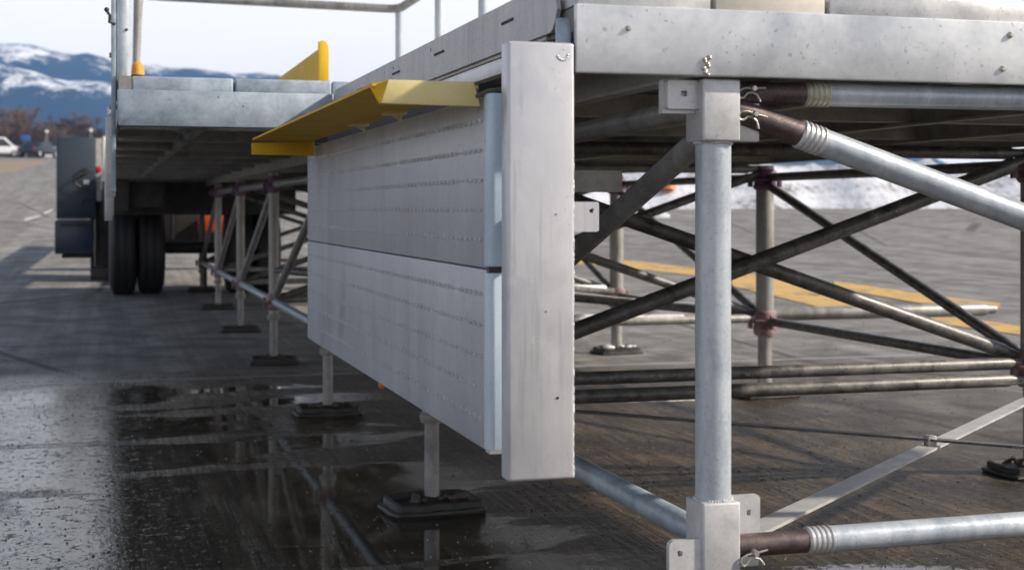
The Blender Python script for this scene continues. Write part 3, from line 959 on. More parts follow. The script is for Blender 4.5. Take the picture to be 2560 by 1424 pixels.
pad_labels = {
    (1, 0): 'base pad under the bright front post, below the lower edge of the picture',
    (1, 1): 'largest muddy black base pad, in the puddle below the middle of the grey panel',
    (1, 2): 'muddy black base pad under the far lower corner of the grey panel',
    (1, 3): 'black base pad of the first post left of the grey panel',
    (1, 4): 'dark base pad of the second post left of the grey panel',
    (1, 5): 'dark base pad of the third post left of the grey panel',
    (1, 6): 'small blurred base pad of the farthest post, nearest the truck wheels',
    (2, 1): 'dark base pad cut off by the right edge of the picture',
    (2, 2): 'snow dusted base pad just right of the bright front post',
    (2, 3): 'flat dark base pad between the white column and the front post',
}
for (row, k, x, y) in PADS:
    e = thing('base_pad', (x, y, ground_z(x, y)), pad_labels[(row, k)], 'base pad', 'base pads under the scaffold posts', world=False)
    e.rotation_euler = (0, 0, random.uniform(-.12, .12))
    pad_mesh(k + row * 10).build('pad', 'rubber', e)
    mb = MB()
    rnd = random.Random(k * 3 + row)
    for i in range(16):
        a = rnd.uniform(0, 6.28); q = rnd.uniform(0.035, 0.10)
        mb.sphere((q * 1.2 * math.cos(a), q * 0.8 * math.sin(a), 0.042), rnd.uniform(.006, .014), 7, 5, (1.3, 1, 0.8))
    mb.build('mud', 'mud', e)['kind'] = 'stuff'
    if (row, k) in ((2, 2), (2, 3)):
        mb = MB()
        for i in range(9):
            mb.sphere((rnd.uniform(-.1, .1), rnd.uniform(-.08, .0), 0.045), rnd.uniform(.012, .028), 9, 6, (1.4, 1, 0.5))
        mb.build('snow', 'snow_clean', e)['kind'] = 'stuff'

# ------------------------------------------------------------------ stage deck on the scaffold
dk = thing('stage_deck', (X1, Y0, 1.129), 'wide galvanised stage deck with heavy front beam across the top right', 'stage')
DX0, DX1 = 0.735, 3.30
DY1 = Y0 + 6 * S + 0.1
MB().box(0.7090, DX1, 2.0985, 2.1128, ZB + 0.002, 1.2385).build('front_beam', 'galv_beam', dk, 0.003)
for (hx, hz, rr) in ((0.795, 1.202, 0.0042), (1.475, 1.157, 0.005), (1.49, 1.215, 0.005)):
    MB().lathe((hx, 2.099, hz), (hx, 2.0925, hz), [(0, rr * 1.2), (0.004, rr), (0.0064, rr * 0.6)], 10).build('bolt', 'clip', dk)
# side fascia with slots and a torn near end
fz0, fz1 = 1.205, 1.289
yn = 2.17
prof = [(4.435, fz0), (4.435, fz1), (yn - 0.005, fz1), (yn - 0.004, fz1 - 0.02), (yn + 0.004, fz1 - 0.035), (yn - 0.002, fz1 - 0.05), (yn + 0.006, fz1 - 0.065), (yn + 0.022, fz0 + 0.004), (yn + 0.03, fz0)]
MB().prism(prof, 'x', 0.700, 0.707).build('side_fascia', 'alloy_edge', dk)
MB().box(0.7072, 0.735, 2.25, 4.43, fz0 - 0.006, fz0).build('fascia_lip', 'alloy_edge', dk)
MB().box(0.711, 0.733, 2.26, 4.42, fz0 - 0.036, fz0 - 0.0065).build('edge_trim', 'galv_beam', dk, 0.002)
for (y, l) in ((2.42, 0.075), (2.95, 0.09), (3.42, 0.09), (3.95, 0.09)):
    MB().box(0.6985, 0.7005, y, y + l, 1.252, 1.257).build('slot', 'black', dk)
for y in (3.08, 3.5, 3.62, 4.2):
    MB().lathe((0.7015, y, 1.27), (0.697, y, 1.27), [(0, 0.004), (0.003, 0.0035)], 8).build('rivet', 'clip', dk)
MB().box(0.6830, 0.7080, 2.1175, 2.128, 1.15, 1.218).build('end_plate', 'galv_blue', dk, 0.004)
# joists along the deck
for x, w in ((0.93, 0.034), (1.41, 0.034), (2.0, 0.036), (2.52, 0.036), (3.05, 0.034)):
    mb = MB()
    mb.box(x - w / 2, x + w / 2, 2.11, DY1, 1.131, 1.138)
    mb.box(x - 0.005, x + 0.005, 2.11, DY1, 1.138, 1.19)
    mb.box(x - w / 2, x + w / 2, 2.11, DY1, 1.19, 1.197)
    mb.build('joist', 'under_steel', dk)
for k in range(1, 7):
    y = Y0 + k * S
    for yy in (y - 1.0, y - 0.2):
        MB().box(0.95, DX1 - 0.2, yy, yy + 0.05, 1.14, 1.196).build('cross_bearer', 'under_steel', dk)
# deck planks
x = 0.715
wd = [0.235, 0.204, 0.42, 0.30, 0.30, 0.30, 0.30, 0.30, 0.20]
for i, w in enumerate(wd):
    if x + w > DX1 + 0.03: break
    mb = MB().box(x, x + w - 0.010, 2.1085, DY1, 1.2390, 1.272)
    mb.build('deck_plank', 'cream' if i == 1 else 'galv_block', dk, 0.0012)
    MB().box(x, x + w - 0.012, 2.12, DY1 - 0.02, 1.1985, 1.2368).build('soffit_board', 'plank_under', dk)
    x += w

# ------------------------------------------------------------------ white box column at the deck corner
co = thing('box_column', (0.655, 2.12, 0.5), 'white painted metal box column with flat front standing in the middle of the picture', 'column')
MB().box(0.5985, 0.7075, 2.100, 2.140, 0.499, 1.177).build('column_body', 'white_column', co, 0.0055, segs=3)
for (hx, hz, rr) in ((0.679, 0.626, 0.0022), (0.676, 0.91, 0.0012), (0.66, 0.76, 0.0012)):
    MB().lathe((hx, 2.1012, hz), (hx, 2.0990, hz), [(0, rr), (0.002, rr)], 10).build('drill_hole', 'black', co)
mb = MB()
for i in range(7):
    a = R(200 + i * 26)
    mb.sphere((0.687 + 0.0085 * math.cos(a), 2.1004, 1.158 + 0.0085 * math.sin(a)), 0.0022, 7, 5, (1.5, 0.6, 1.2))
mb.build('weld_scar', 'alloy_edge', co)
tb = holed_plate(MB(), 0.7115, 0.7700, 0.8820, 0.9300, 2.165, 0.008, 0.758, 0.916, 0.0045, 0.004)
tb.build('pin_tab', 'white_column', co)
MB().box(0.66, 0.712, 2.1405, 2.178, 0.88, 0.932).build('tab_arm', 'dull_tube', co)
mb = MB()
rnd = random.Random(4)
for i in range(90):
    mb.sphere((0.7058, 2.1022, 0.505 + rnd.random() ** 1.3 * 0.5), rnd.uniform(.0006, .0022) ** 1.0, 6, 4, (0.8, 0.8, rnd.uniform(1, 4)))
mb.build('flaking_edge', 'snow_clean', co)['kind'] = 'stuff'

# ------------------------------------------------------------------ ribbed side panel: two alloy boards, end caps
PX, PY0, PY1 = 0.593, 2.205, 4.275
pa = thing('side_panel', (PX, PY0, 0.53), 'grey ribbed metal side panel of two long boards with pale blue end caps', 'panel')
for (z0, z1) in ((0.530, 0.8212), (0.8228, 1.101)):
    bd = MB().box(PX, PX + 0.034, PY0, PY1, z0, z1).build('board', 'panel', pa, 0.0035)
    h = z1 - z0
    for i in range(5):
        z = z0 + h * (i + 0.95) / 5.75
        rid = MB().prism([(PX + 0.0005, z - 0.0020), (PX - 0.0009, z - 0.0006), (PX - 0.0009, z + 0.0006), (PX + 0.0005, z + 0.0020)], 'y', PY0 + 0.02, PY1 - 0.008)
        y = PY0 + 0.032 + 0.005 * (i % 2)
        while y < PY1 - 0.03:
            q = mnoise.noise(Vector((y * 13, z * 9, 0)))
            if mnoise.noise(Vector((y * 37, z * 31, 5))) > 0.42:
                y += 0.033; continue
            hh, w_ = 0.0048 + 0.0036 * q, 0.0125
            rid.add([(PX - 0.0002, y, z - 0.0045), (PX - 0.0002, y + w_, z - 0.0045), (PX - 0.0002, y + w_, z + 0.0042), (PX - 0.0002, y, z + 0.0042),
                     (PX - hh, y + 0.0015, z - 0.0030), (PX - hh * 0.5, y + w_ * 0.75, z - 0.0028), (PX - hh * 0.4, y + w_ * 0.7, z + 0.0026), (PX - hh * 0.9, y + 0.0015, z + 0.0028)],
                    [(4, 5, 6, 7), (0, 1, 5, 4), (1, 2, 6, 5), (2, 3, 7, 6), (3, 0, 4, 7)])
            y += 0.0315 + 0.002 * q
        sub(rid, 'grip_ridge', 'panel', bd, smooth=False)
for (z0, z1) in ((0.5335, 0.8160), (0.8265, 1.1035)):
    pr = [(PX - 0.001, PY0 + 0.012)]
    for k in range(7):
        a = R(180 + 15 * k)
        pr.append((PX + 0.011 + 0.012 * math.cos(a), PY0 - 0.002 + 0.014 * math.sin(a)))
    pr += [(PX + 0.060, PY0 - 0.016), (PX + 0.060, PY0 + 0.012)]
    MB().prism(pr, 'z', z0, z1).build('end_cap', 'cap_paint', pa, 0.0015)
mb = MB().box(PX + 0.001, PX + 0.033, PY0 - 0.012, PY0 + 0.01, 0.8162, 0.8262).build('joint_rust', 'brown_sleeve', pa)
MB().box(PX + 0.001, PX + 0.034, PY0 - 0.017, PY0 + 0.01, 0.528, 0.5332).build('foot_strip', 'alloy_edge', pa)
MB().path([(PX - 0.012, PY0 + 0.02, 1.100), (PX + 0.002, PY0 - 0.006, 1.1075), (PX + 0.018, PY0 - 0.014, 1.1085), (PX + 0.036, PY0 - 0.013, 1.107)], 0.0038, 8).build('rope_end', 'rope', pa)
MB().box(PX + 0.045, PX + 0.10, PY0 + 0.22, PY1 - 0.1, 1.112, 1.140).build('black_strip', 'black', pa)  # plain black strip just above the panel's top edge
for y in (2.5, 4.05):
    MB().box(PX + 0.034, X1 - 0.028, y, y + 0.03, 0.95, 0.99).build('hanger', 'under_steel', pa)
# bits of rust coloured leaf caught under the edge
MB().sphere((PX + 0.012, 3.16, 0.524), 0.011, 8, 6, (0.7, 1.2, 1.1)).build('rust_lump', 'orange_cone', pa)

# ------------------------------------------------------------------ yellow tray above the panel
ty = thing('yellow_tray', (0.5, 2.3, 1.1), 'long yellow metal tray with turned down ends along the top of the grey panel', 'tray')
MB().box(0.413, 0.587, 2.236, 4.112, 1.1135, 1.1185).build('tray_sheet', 'yellow', ty)
MB().prism([(0.424, 1.0855), (0.588, 1.0835), (0.5765, 1.1235), (0.4365, 1.1235)], 'y', 2.222, 2.2355).build('end_lip', 'yellow_pale', ty, 0.002)
MB().add([(0.411, 2.246, 1.113), (0.4365, 2.2222, 1.1235), (0.4240, 2.2222, 1.0855), (0.411, 2.26, 1.118), (0.4365, 2.236, 1.1235), (0.4240, 2.236, 1.0855)],
         [(0, 1, 2), (3, 5, 4), (0, 3, 4, 1), (1, 4, 5, 2), (2, 5, 3, 0)]).build('lip_return', 'yellow', ty)
MB().prism([(0.411, 1.0725), (0.590, 1.0705), (0.590, 1.113), (0.411, 1.1055)], 'y', 4.105, 4.118).build('end_lip', 'yellow', ty, 0.0015)
for y in (2.86, 3.28):
    MB().prism([(0.562, 1.1134), (0.5895, 1.1134), (0.5895, 1.099)], 'y', y, y + 0.02).build('bracket', 'yellow_pale', ty)
    MB().box(0.548, 0.5895, y - 0.05, y, 1.1085, 1.1134).build('bracket_foot', 'yellow_pale', ty)

# ------------------------------------------------------------------ narrow walkway deck on the left
wk = thing('walkway_deck', (0.37, 4.45, 1.168), 'narrow galvanised walkway deck with blue grey end beam left of the yellow tray', 'walkway')
WY1 = 16.6
MB().box(0.047, 0.698, 4.440, 4.495, 1.168, 1.277).build('end_beam', 'galv_blue', wk, 0.003)
for (x0, x1) in ((0.089, 0.400), (0.407, 0.713), (0.719, 1.02)):
    MB().box(x0, x1, 4.58 if x0 < 0.7 else 4.60, WY1, 1.283, 1.331).build('deck_plank', 'galv_blue', wk, 0.006, segs=3)
MB().box(0.05, 0.088, 4.56, WY1, 1.283, 1.329).build('edge_strip', 'dull_tube', wk)
y = 4.75
while y < WY1:
    MB().box(0.06, 0.945 if y > 5 else 0.70, y, y + 0.07, 1.175, 1.2815).build('cross_bearer', 'under_steel', wk)
    y += 0.86
MB().box(0.046, 0.058, 4.50, WY1, 1.19, 1.282).build('side_rail', 'galv_blue', wk)
MB().box(0.30, 0.33, 4.5, WY1, 1.178, 1.28).build('stringer', 'under_steel', wk)
mb = MB().add([(0.20, 4.62, 1.165), (0.235, 4.62, 1.165), (0.30, 4.86, 1.165), (0.265, 4.86, 1.165), (0.20, 4.62, 1.172), (0.235, 4.62, 1.172), (0.30, 4.86, 1.172), (0.265, 4.86, 1.172)],
              [(0, 3, 2, 1), (4, 5, 6, 7), (0, 1, 5, 4), (1, 2, 6, 5), (2, 3, 7, 6), (3, 0, 4, 7)]).build('gusset', 'dull_tube', wk)
for (xx, zz) in ((0.345, 1.262), (0.20, 1.25), (0.66, 1.255), (0.42, 1.235)):
    MB().lathe((xx, 4.4405, zz), (xx, 4.4375, zz), [(0, 0.004), (0.002, 0.003)], 8).build('rivet', 'clip', wk)

# guard rail on the left edge of the walkway
gl = thing('guard_rail', (0.06, 4.7, 1.0), 'tall galvanised guard rail post with brackets at the left end of the walkway', 'guard rail')
MB().lathe((0.064, 4.70, 1.26), (0.064, 4.70, 2.15), [(0, 0.0275), (0.89, 0.0275)], 20).build('post', 'galv_tube', gl)
MB().box(0.028, 0.042, 4.66, 4.74, 0.97, 2.15).build('flat_post', 'galv_blue', gl, 0.002)
for y in (6.2, 7.7, 9.2, 10.9, 12.8, 14.8):
    MB().box(0.020, 0.044, y, y + 0.06, 0.99, 1.34).build('bracket', 'galv_blue', gl, 0.002)
for y, z in ((5.2, 1.12), (6.0, 1.05), (7.0, 1.02)):
    MB().box(0.012, 0.046, y, y + 0.05, z - 0.16, z + 0.12).build('hinge_plate', 'galv_block', gl, 0.002)
for z in (1.235, 1.40, 1.52):
    MB().box(0.022, 0.066, 4.68, 4.73, z, z + 0.012).build('clamp', 'dull_tube', gl)
MB().path([(0.040, 4.66, 1.50), (0.022, 4.655, 1.505), (0.024, 4.65, 1.525), (0.014, 4.65, 1.54)], 0.005, 8).build('hook', 'chassis', gl)
MB().sphere((0.014, 4.65, 1.543), 0.008, 8, 6).build('hook_ball', 'chassis', gl)
for z in (1.62, 1.485):
    MB().lathe((0.075, 4.674, z), (0.075, 4.668, z), [(0, 0.005), (0.005, 0.004)], 8).build('bolt', 'chassis', gl)

# back guard rail beyond the walkway
gb = thing('guard_rail', (0.9, 8.0, 1.33), 'thin pipe guard rail with cross pipe and corner against the white sky', 'guard rail')
ZR = 2.055
MB().path([(0.215, 8.0, ZR + 0.03), (0.245, 8.0, ZR + 0.022), (0.30, 8.0, ZR + 0.02), (1.56, 8.0, ZR + 0.002), (1.60, 7.98, ZR), (1.63, 7.92, ZR), (1.63, 7.0, ZR), (1.63, 5.0, ZR)], 0.024, 12).build('top_rail', 'dull_tube', gb)
MB().path([(0.168, 8.0, 1.331), (0.178, 8.0, 1.7), (0.190, 8.0, 2.08), (0.20, 8.0, 2.4)], [0.014, 0.02, 0.025, 0.028], 12).build('post', 'dull_tube', gb)
for y in (7.98, 6.98, 6.12, 5.1):
    MB().tube((1.63, y, 1.277), (1.63, y, ZR), 0.0225, 12).build('post', 'galv_tube', gb)

# yellow board standing on the deck edge
yb = thing('toe_board', (0.75, 5.0, 1.33), 'upright bright yellow toe board on the deck edge against the sky', 'board')
pr = [(0.733, 1.3315), (0.769, 1.3315), (0.769, 1.47), (0.766, 1.495), (0.757, 1.508), (0.744, 1.510), (0.733, 1.505)]
MB().prism(pr, 'y', 5.0, 5.018).build('end_face', 'yellow_bright', yb, 0.001)
MB().prism([(0.7335, 1.3315), (0.768, 1.3315), (0.768, 1.469), (0.7335, 1.480)], 'y', 5.0185, 8.2).build('board', 'yellow', yb)

# amber lamp on the walkway edge
al = thing('amber_lamp', (0.108, 4.62, 1.3315), 'small amber marker lamp on the walkway beside the left post', 'lamp')
MB().lathe((0.1085, 4.63, 1.3315), (0.1085, 4.63, 1.3385), [(0, 0.021), (0.0068, 0.021)], 16).build('lamp_base', 'chassis', al)
MB().lathe((0.1085, 4.63, 1.3387), (0.1085, 4.63, 1.39), [(0, 0.0205), (0.018, 0.0195), (0.030, 0.017), (0.038, 0.011), (0.042, 0.004)], 20).build('lens', 'orange_lens', al)

# ------------------------------------------------------------------ trailer under the walkway
tr = thing('stage_trailer', (0.4, 14.8, 0), 'dark trailer chassis with dual truck wheels under the far end of the walkway', 'trailer')
MB().box(0.10, 0.22, 12.6, 22.0, 0.90, 1.165).build('chassis_beam', 'chassis', tr)
MB().box(1.55, 1.67, 15.0, 22.0, 0.90, 1.165).build('chassis_beam', 'chassis', tr)
MB().box(0.0, 1.75, 13.4, 13.5, 0.86, 1.16).build('cross_member', 'chassis', tr)
MB().box(0.23, 0.52, 12.7, 12.76, 0.93, 1.15).build('tail_board', 'chassis', tr)
for (x, w) in ((0.195, 0.262), (0.460, 0.262), (1.30, 0.262), (1.565, 0.262)):
    yc, rr = 14.4, 0.45
    g = ground_z(x, yc)
    prof = [(0, rr * 0.62), (0.006, rr * 0.80), (0.02, rr * 0.93), (0.045, rr * 0.99), (w * 0.30, rr), (w * 0.36, rr * 0.985), (w * 0.40, rr), (w * 0.60, rr), (w * 0.64, rr * 0.985), (w * 0.70, rr),
            (w - 0.045, rr * 0.99), (w - 0.02, rr * 0.93), (w - 0.006, rr * 0.80), (w, rr * 0.62)]
    wo = MB().lathe((x - w / 2, yc, g + rr), (x + w / 2, yc, g + rr), prof, 36).build('wheel', 'tyre', tr)
    sub(MB().lathe((x - w / 2 + 0.03, yc, g + rr), (x + w / 2 - 0.03, yc, g + rr), [(0, rr * 0.615), (w - 0.06, rr * 0.615)], 20), 'rim', 'rim', wo)
MB().tube((0.1, 14.4, 0.53), (1.65, 14.4, 0.53), 0.06, 12).build('axle', 'chassis', tr)
MB().box(0.36, 0.40, 14.4, 14.45, 0.86, 1.0).build('reflector', 'yellow_bright', tr)
MB().box(0.50, 0.56, 14.4, 14.5, 0.80, 0.98).build('valve_block', 'dull_tube', tr)
MB().tube((0.66, 14.2, 0.62), (0.66, 14.2, 1.1), 0.022, 10).build('air_pipe', 'dull_tube', tr)
MB().box(0.02, 1.9, 17.6, 17.7, 0.42, 1.165).build('light_stop_panel', 'chassis', tr)  # added black sheet, closes off the bright gaps under the walkway
MB().box(0.535, 1.20, 15.75, 16.6, 0.55, 1.14).build('light_stop_box', 'chassis', tr, 0.04)  # added black box, blocks the bright view behind the wheels
# outrigger
outg = thing('outrigger_leg', (-0.02, 16.4, 0.06), 'black outrigger leg with wide flat foot left of the truck wheels', 'outrigger')
g = ground_z(0, 16.5)
MB().box(-0.075, 0.095, 16.38, 16.52, g + 0.14, 1.12).build('leg', 'chassis', outg, 0.006)
MB().box(-0.125, 0.17, 16.30, 16.62, g, g + 0.135).build('foot', 'chassis', outg, 0.012)
MB().box(-0.125, -0.078, 16.36, 16.50, g + 0.135, 0.95).build('side_plate', 'cabinet_low', outg, 0.004)
# cabinet
cb = thing('equipment_cabinet', (-0.26, 16.2, 0.45), 'slate grey equipment cabinet with hose hanging beside the trailer at far left', 'cabinet')
MB().box(-0.475, -0.065, 16.15, 17.1, 0.80, 1.690).build('upper_box', 'cabinet', cb, 0.012)
cdoor = MB().box(-0.455, -0.085, 16.138, 16.1495, 0.85, 1.67).build('door', 'cabinet', cb, 0.004)
MB().box(-0.490, -0.085, 16.05, 17.1, 0.425, 0.788).build('lower_box', 'cabinet_low', cb, 0.015)
MB().box(-0.43, -0.10, 16.02, 16.0495, 0.735, 0.76).build('handle', 'chassis', cb, 0.004)
MB().box(-0.42, -0.11, 16.2, 16.9, 0.375, 0.418).build('step', 'chassis', cb, 0.006)
MB().box(-0.07, 0.101, 16.7, 16.8, 0.95, 1.10).build('mounting_arm', 'chassis', cb)
MB().path([(-0.10, 16.11, 1.11), (-0.20, 16.09, 1.14), (-0.275, 16.08, 1.18), (-0.285, 16.08, 1.23), (-0.23, 16.08, 1.285), (-0.15, 16.09, 1.30)], 0.012, 8).build('hose', 'chassis', cb)
MB().box(-0.19, -0.13, 16.09, 16.13, 1.30, 1.36).build('hose_holder', 'chassis', cb, 0.004)
MB().box(-0.195, -0.135, 16.12, 16.137, 1.18, 1.225).build('label_plate', 'rim', cb)
sub(MB().path([(-0.09, 16.11, 1.02), (-0.17, 16.09, 1.02), (-0.21, 16.09, 0.99), (-0.22, 16.09, 0.95)], 0.012, 8), 'latch_handle', 'chassis', cdoor)
MB().box(-0.063, -0.005, 16.2, 16.5, 1.0, 1.68).build('side_post', 'under_steel', cb)
MB().lathe((-0.035, 16.198, 1.345), (-0.035, 16.17, 1.345), [(0, 0.035), (0.02, 0.033), (0.027, 0.02)], 14).build('red_lamp', 'red_lamp', cb)
MB().box(0.0, 0.045, 15.6, 15.7, 1.08, 1.68).build('cream_pad', 'cream', cb, 0.02)

# red barrier beam behind the posts
rb = thing('barrier_beam', (1.2, 16.9, 0.03), 'orange red barrier beam on feet seen between the far scaffold posts', 'barrier')
MB().box(0.96, 1.72, 15.1, 15.16, 0.67, 0.84).build('beam', 'red', rb, 0.008)
for xx in (1.02, 1.58):
    MB().box(xx - 0.03, xx + 0.03, 15.08, 15.18, 0.03, 0.669).build('leg', 'chassis', rb)
    MB().box(xx - 0.05, xx + 0.05, 14.95, 15.30, 0.025, 0.06).build('foot', 'chassis', rb)

# ------------------------------------------------------------------ far cars, lamps, sign
def make_car(name, loc, rot, paint, label, L=4.6, W=1.85, H=1.5, van=False):
    e = thing(name, loc, label, 'car', 'cars parked along the far road', world=False)
    e.rotation_euler = (0, 0, rot)
    h = L / 2
    if van:
        prof = [(-h, 0.35), (-h, 0.95), (-h + 0.15, H * 0.98), (h * 0.35, H), (h * 0.62, 1.05), (h * 0.98, 0.92), (h, 0.35)]
    else:
        prof = [(-h, 0.38), (-h + 0.04, 0.92), (-h * 0.72, 0.98), (-h * 0.42, H - 0.03), (h * 0.10, H), (h * 0.45, 0.98), (h * 0.95, 0.80), (h, 0.38)]
    MB().prism(prof, 'y', -W / 2, W / 2).build('body', paint, e, 0.07)
    if van:
        gl_ = [(-h + 0.35, 1.0), (-h + 0.4, H - 0.16), (h * 0.32, H - 0.14), (h * 0.56, 1.02)]
    else:
        gl_ = [(-h * 0.62, 0.97), (-h * 0.40, H - 0.12), (h * 0.08, H - 0.10), (h * 0.36, 0.97)]
    for s_ in (-1, 1):
        MB().prism(gl_, 'y', s_ * W / 2 - 0.01, s_ * W / 2 + 0.012).build('window', 'car_glass', e)
    x0 = gl_[0][0]
    MB().box(-h - 0.0, -h + 0.16, -W * 0.4, W * 0.4, 1.0, H - 0.22).build('rear_window', 'car_glass', e) if van else \
        MB().add([(-h * 0.70, -W * .38, 1.0), (-h * 0.70, W * .38, 1.0), (-h * 0.45, W * .36, H - 0.06), (-h * 0.45, -W * .36, H - 0.06), (-h * 0.73, -W * .38, 1.02), (-h * 0.73, W * .38, 1.02), (-h * 0.48, W * .36, H - 0.04), (-h * 0.48, -W * .36, H - 0.04)],
                 [(0, 1, 2, 3), (7, 6, 5, 4), (0, 4, 5, 1), (1, 5, 6, 2), (2, 6, 7, 3), (3, 7, 4, 0)]).build('rear_window', 'car_glass', e)
    for sx_ in (-0.62, 0.62):
        for s_ in (-1, 1):
            w_ = MB().lathe((sx_ * h, s_ * (W / 2 - 0.20), 0.33), (sx_ * h, s_ * (W / 2 + 0.01), 0.33), [(0, 0.30), (0.02, 0.33), (0.19, 0.33), (0.21, 0.29)], 20).build('wheel', 'tyre', e)
            sub(MB().lathe((sx_ * h, s_ * (W / 2 - 0.02), 0.33), (sx_ * h, s_ * (W / 2 + 0.02), 0.33), [(0, 0.22), (0.03, 0.22), (0.04, 0.05)], 14), 'rim', 'rim', w_)
    for s_ in (-1, 1):
        MB().box(-h - 0.02, -h + 0.05, s_ * W * 0.42 - 0.12, s_ * W * 0.42 + 0.12, 0.72, 0.90).build('tail_light', 'red_lamp', e)
        MB().box(h - 0.10, h + 0.015, s_ * W * 0.38 - 0.15, s_ * W * 0.38 + 0.15, 0.62, 0.76).build('headlight', 'chrome', e)
    return e
gz = lambda x, y: (x, y, ground_z(x, y))
make_car('white_van', gz(-9.9, 142), R(4), 'white_paint', 'long white van at the left edge of the far road', 6.2, 2.0, 1.85, True)
make_car('dark_car', gz(-5.6, 139), R(62), 'dark_paint', 'dark navy car with red tail light beside the white van')
make_car('silver_car', gz(-4.15, 144), R(70), 'silver_paint', 'bright silver car behind the dark navy car')
make_car('white_car', gz(-3.4, 160), R(80), 'white_paint', 'small white car just left of the slate grey cabinet')

make_car('white_hatchback', gz(-4.6, 170), R(20), 'white_paint', 'white hatchback parked behind the silver car far off')

def lamp_post(x, y, h, label):
    e = thing('street_lamp', gz(x, y), label, 'street lamp', 'white street lamps far off', world=False)
    MB().lathe((0, 0, 0), (0, 0, h), [(0, 0.06), (0.5, 0.045), (h, 0.03)], 10).build('pole', 'under_steel', e)
    MB().sphere((0, 0, h + 0.15), 0.19, 14, 10, (1, 1, 0.85)).build('globe', 'white_paint', e)
lamp_post(-5.35, 150, 2.5, 'white globe street lamp above the far parked cars')
lamp_post(-1.1, 150, 2.7, 'white globe street lamp above the slate grey cabinet')
sg = thing('road_sign', gz(-7.2, 147), 'small blue road sign above the far white van', 'sign', world=False)
MB().tube((0, 0, 0), (0, 0, 1.7), 0.04, 8).build('pole', 'under_steel', sg)
MB().box(-0.45, 0.45, -0.05, -0.02, 1.62, 2.2).build('sign_board', 'sign_blue', sg, 0.01)
bl = thing('traffic_barrel', (14.6, 35.6, ground_z(14.6, 35.6) + 0.5), 'orange traffic barrel on the snow bank behind the scaffold', 'barrel', world=False)
MB().lathe((0, 0, 0), (0, 0, 0.95), [(0, 0.26), (0.05, 0.23), (0.45, 0.21), (0.8, 0.18), (0.86, 0.12), (0.95, 0.08)], 16).build('barrel_body', 'orange_cone', bl)
MB().lathe((0, 0, 0.3), (0, 0, 0.42), [(0, 0.222), (0.12, 0.217)], 16).build('white_band', 'white_paint', bl)

# ------------------------------------------------------------------ bare trees
def tree_parts(seed, h):
    rnd = random.Random(seed)
    tk, cr = MB(), MB()
    tips = []
    def branch(p, d, L, r, lvl):
        n = 4
        pts, rr = [p], [r]
        q = p
        for i in range(n):
            d = (d + Vector((rnd.uniform(-.22, .22), rnd.uniform(-.22, .22), rnd.uniform(-.02, .16)))).normalized()
            q = q + d * (L / n)
            pts.append(q); rr.append(r * (1 - 0.62 * (i + 1) / n))
        tk.path(pts, rr, 5 if lvl else 7)
        if lvl >= 3:
            tips.append((q, d)); return
        for i in range(5 if lvl < 2 else 4):
            k = rnd.randint(1 if lvl else 2, n)
            a = rnd.uniform(0, 6.28)
            dd = (d * 0.75 + Vector((math.cos(a), math.sin(a), rnd.uniform(0, .6))) * rnd.uniform(.6, 1.0)).normalized()
            branch(pts[k], dd, L * rnd.uniform(.45, .68), rr[k] * 0.65, lvl + 1)
    branch(Vector((0, 0, -0.3)), Vector((0, 0, 1)), h * 0.55, h * 0.020, 0)
    for (q, d) in tips:
        for i in range(9):
            dd = (d + Vector((rnd.uniform(-1, 1), rnd.uniform(-1, 1), rnd.uniform(-.4, .9)))).normalized()
            L = h * rnd.uniform(.05, .12)
            s_ = dd.orthogonal().normalized() * (h * 0.0045)
            e = q + dd * L
            cr.add([q - s_, q + s_, e + s_ * 0.3 + Vector((0, 0, .02)), e - s_ * 0.3], [(0, 1, 2, 3)])
            for j in range(2):
                m = q + dd * (L * rnd.uniform(.3, .9))
                d2 = (dd + Vector((rnd.uniform(-1, 1), rnd.uniform(-1, 1), rnd.uniform(-.5, .8)))).normalized()
                e2 = m + d2 * (L * 0.7)
                s2 = d2.orthogonal().normalized() * (h * 0.0038)
                cr.add([m - s2, m + s2, e2], [(0, 1, 2)])
    return tk, cr
protos = []
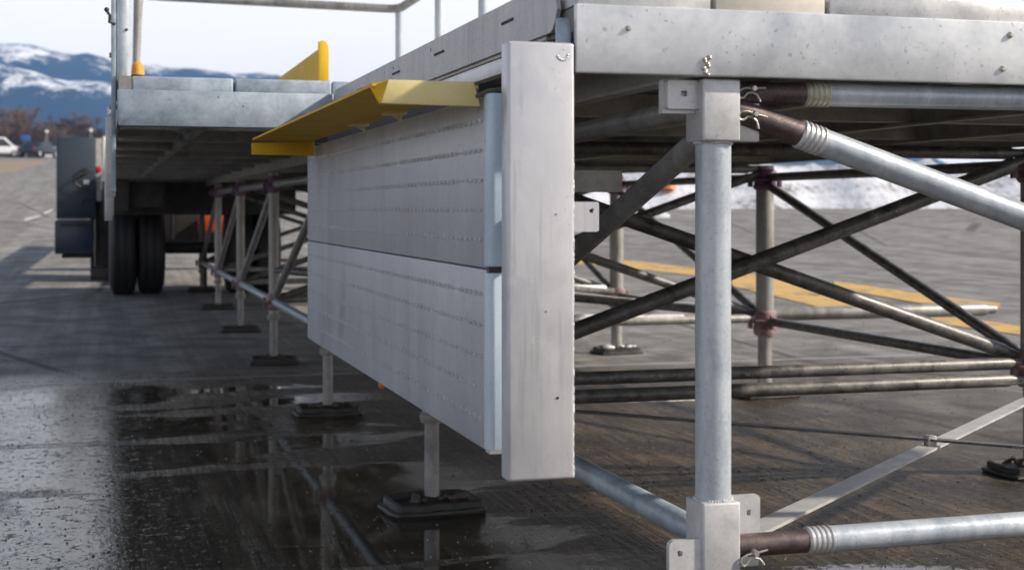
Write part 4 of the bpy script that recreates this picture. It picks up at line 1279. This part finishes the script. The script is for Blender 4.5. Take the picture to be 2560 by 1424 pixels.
def plant_tree(i, x, y, s_, rz, label, group):
    k = i % 4
    e = thing('bare_tree', (x, y, ground_z(x, y)), label, 'tree', group, world=False)
    e.rotation_euler = (0, 0, rz)
    e.scale = (s_ * 0.86, s_ * 0.86, s_ * 0.80)
    if len(protos) <= k:
        tk, cr = tree_parts(20 + k, 14)
        a = tk.build('trunk', 'bark', e)
        b = cr.build('crown', 'twig', e, smooth=False)
        protos.append((a.data, b.data))
    else:
        link('trunk', protos[k][0], e); link('crown', protos[k][1], e)
rnd = random.Random(11)
def pos_at(px, d):
    a = YAW + math.atan((px - 1280) / F_PX)
    return d * math.tan(a), d
tl = 'bare brown tree in the blurred tree line below the snowy mountain'
spots = [(-95, 262, .95), (-50, 285, 1.1), (5, 255, .98), (22, 300, 1.05), (48, 268, 1.10), (70, 310, .95), (92, 272, .84), (115, 300, .80), (140, 262, .72), (152, 290, .92), (172, 258, 1.02),
         (196, 278, 1.08), (214, 300, .95), (236, 262, .74), (262, 285, .72), (300, 268, .75), (345, 290, .7)]
spots += [(10, 236, .62), (40, 240, .6), (64, 234, .66), (88, 238, .7), (108, 236, .66), (126, 242, .62), (150, 236, .66), (190, 240, .62), (225, 236, .6), (98, 290, 1.0), (122, 305, .98), (-20, 330, 1.0), (34, 340, 1.0), (60, 335, 1.02), (84, 345, .98), (104, 330, .9), (128, 345, .92), (146, 335, 1.0), (162, 340, 1.05), (184, 335, 1.08), (206, 345, 1.05), (226, 335, .95), (250, 340, .9)]
for i, (px, d, s_) in enumerate(spots):
    x, y = pos_at(px, d)
    plant_tree(i, x, y, s_, rnd.uniform(0, 6.28), tl, 'bare trees along the far tree line')

# ------------------------------------------------------------------ air
vm = bpy.data.materials.new('haze_air')
vm.use_nodes = True
vn = vm.node_tree
for n_ in list(vn.nodes):
    if n_.type != 'OUTPUT_MATERIAL': vn.nodes.remove(n_)
pv = vn.nodes.new('ShaderNodeVolumePrincipled')
pv.inputs['Color'].default_value = (0.25, 0.52, 1.0, 1)
pv.inputs['Density'].default_value = 0.00022
pv.inputs['Anisotropy'].default_value = 0.0
vn.links.new(pv.outputs['Volume'], [n_ for n_ in vn.nodes if n_.type == 'OUTPUT_MATERIAL'][0].inputs['Volume'])
hz = MB().box(-1010, 1010, -70, 2010, -8, 176).build('haze', vm, None, smooth=False)
tag(hz, kind='stuff')

for o in list(scene.objects):
    if '_world' in o.keys():
        del o['_world']
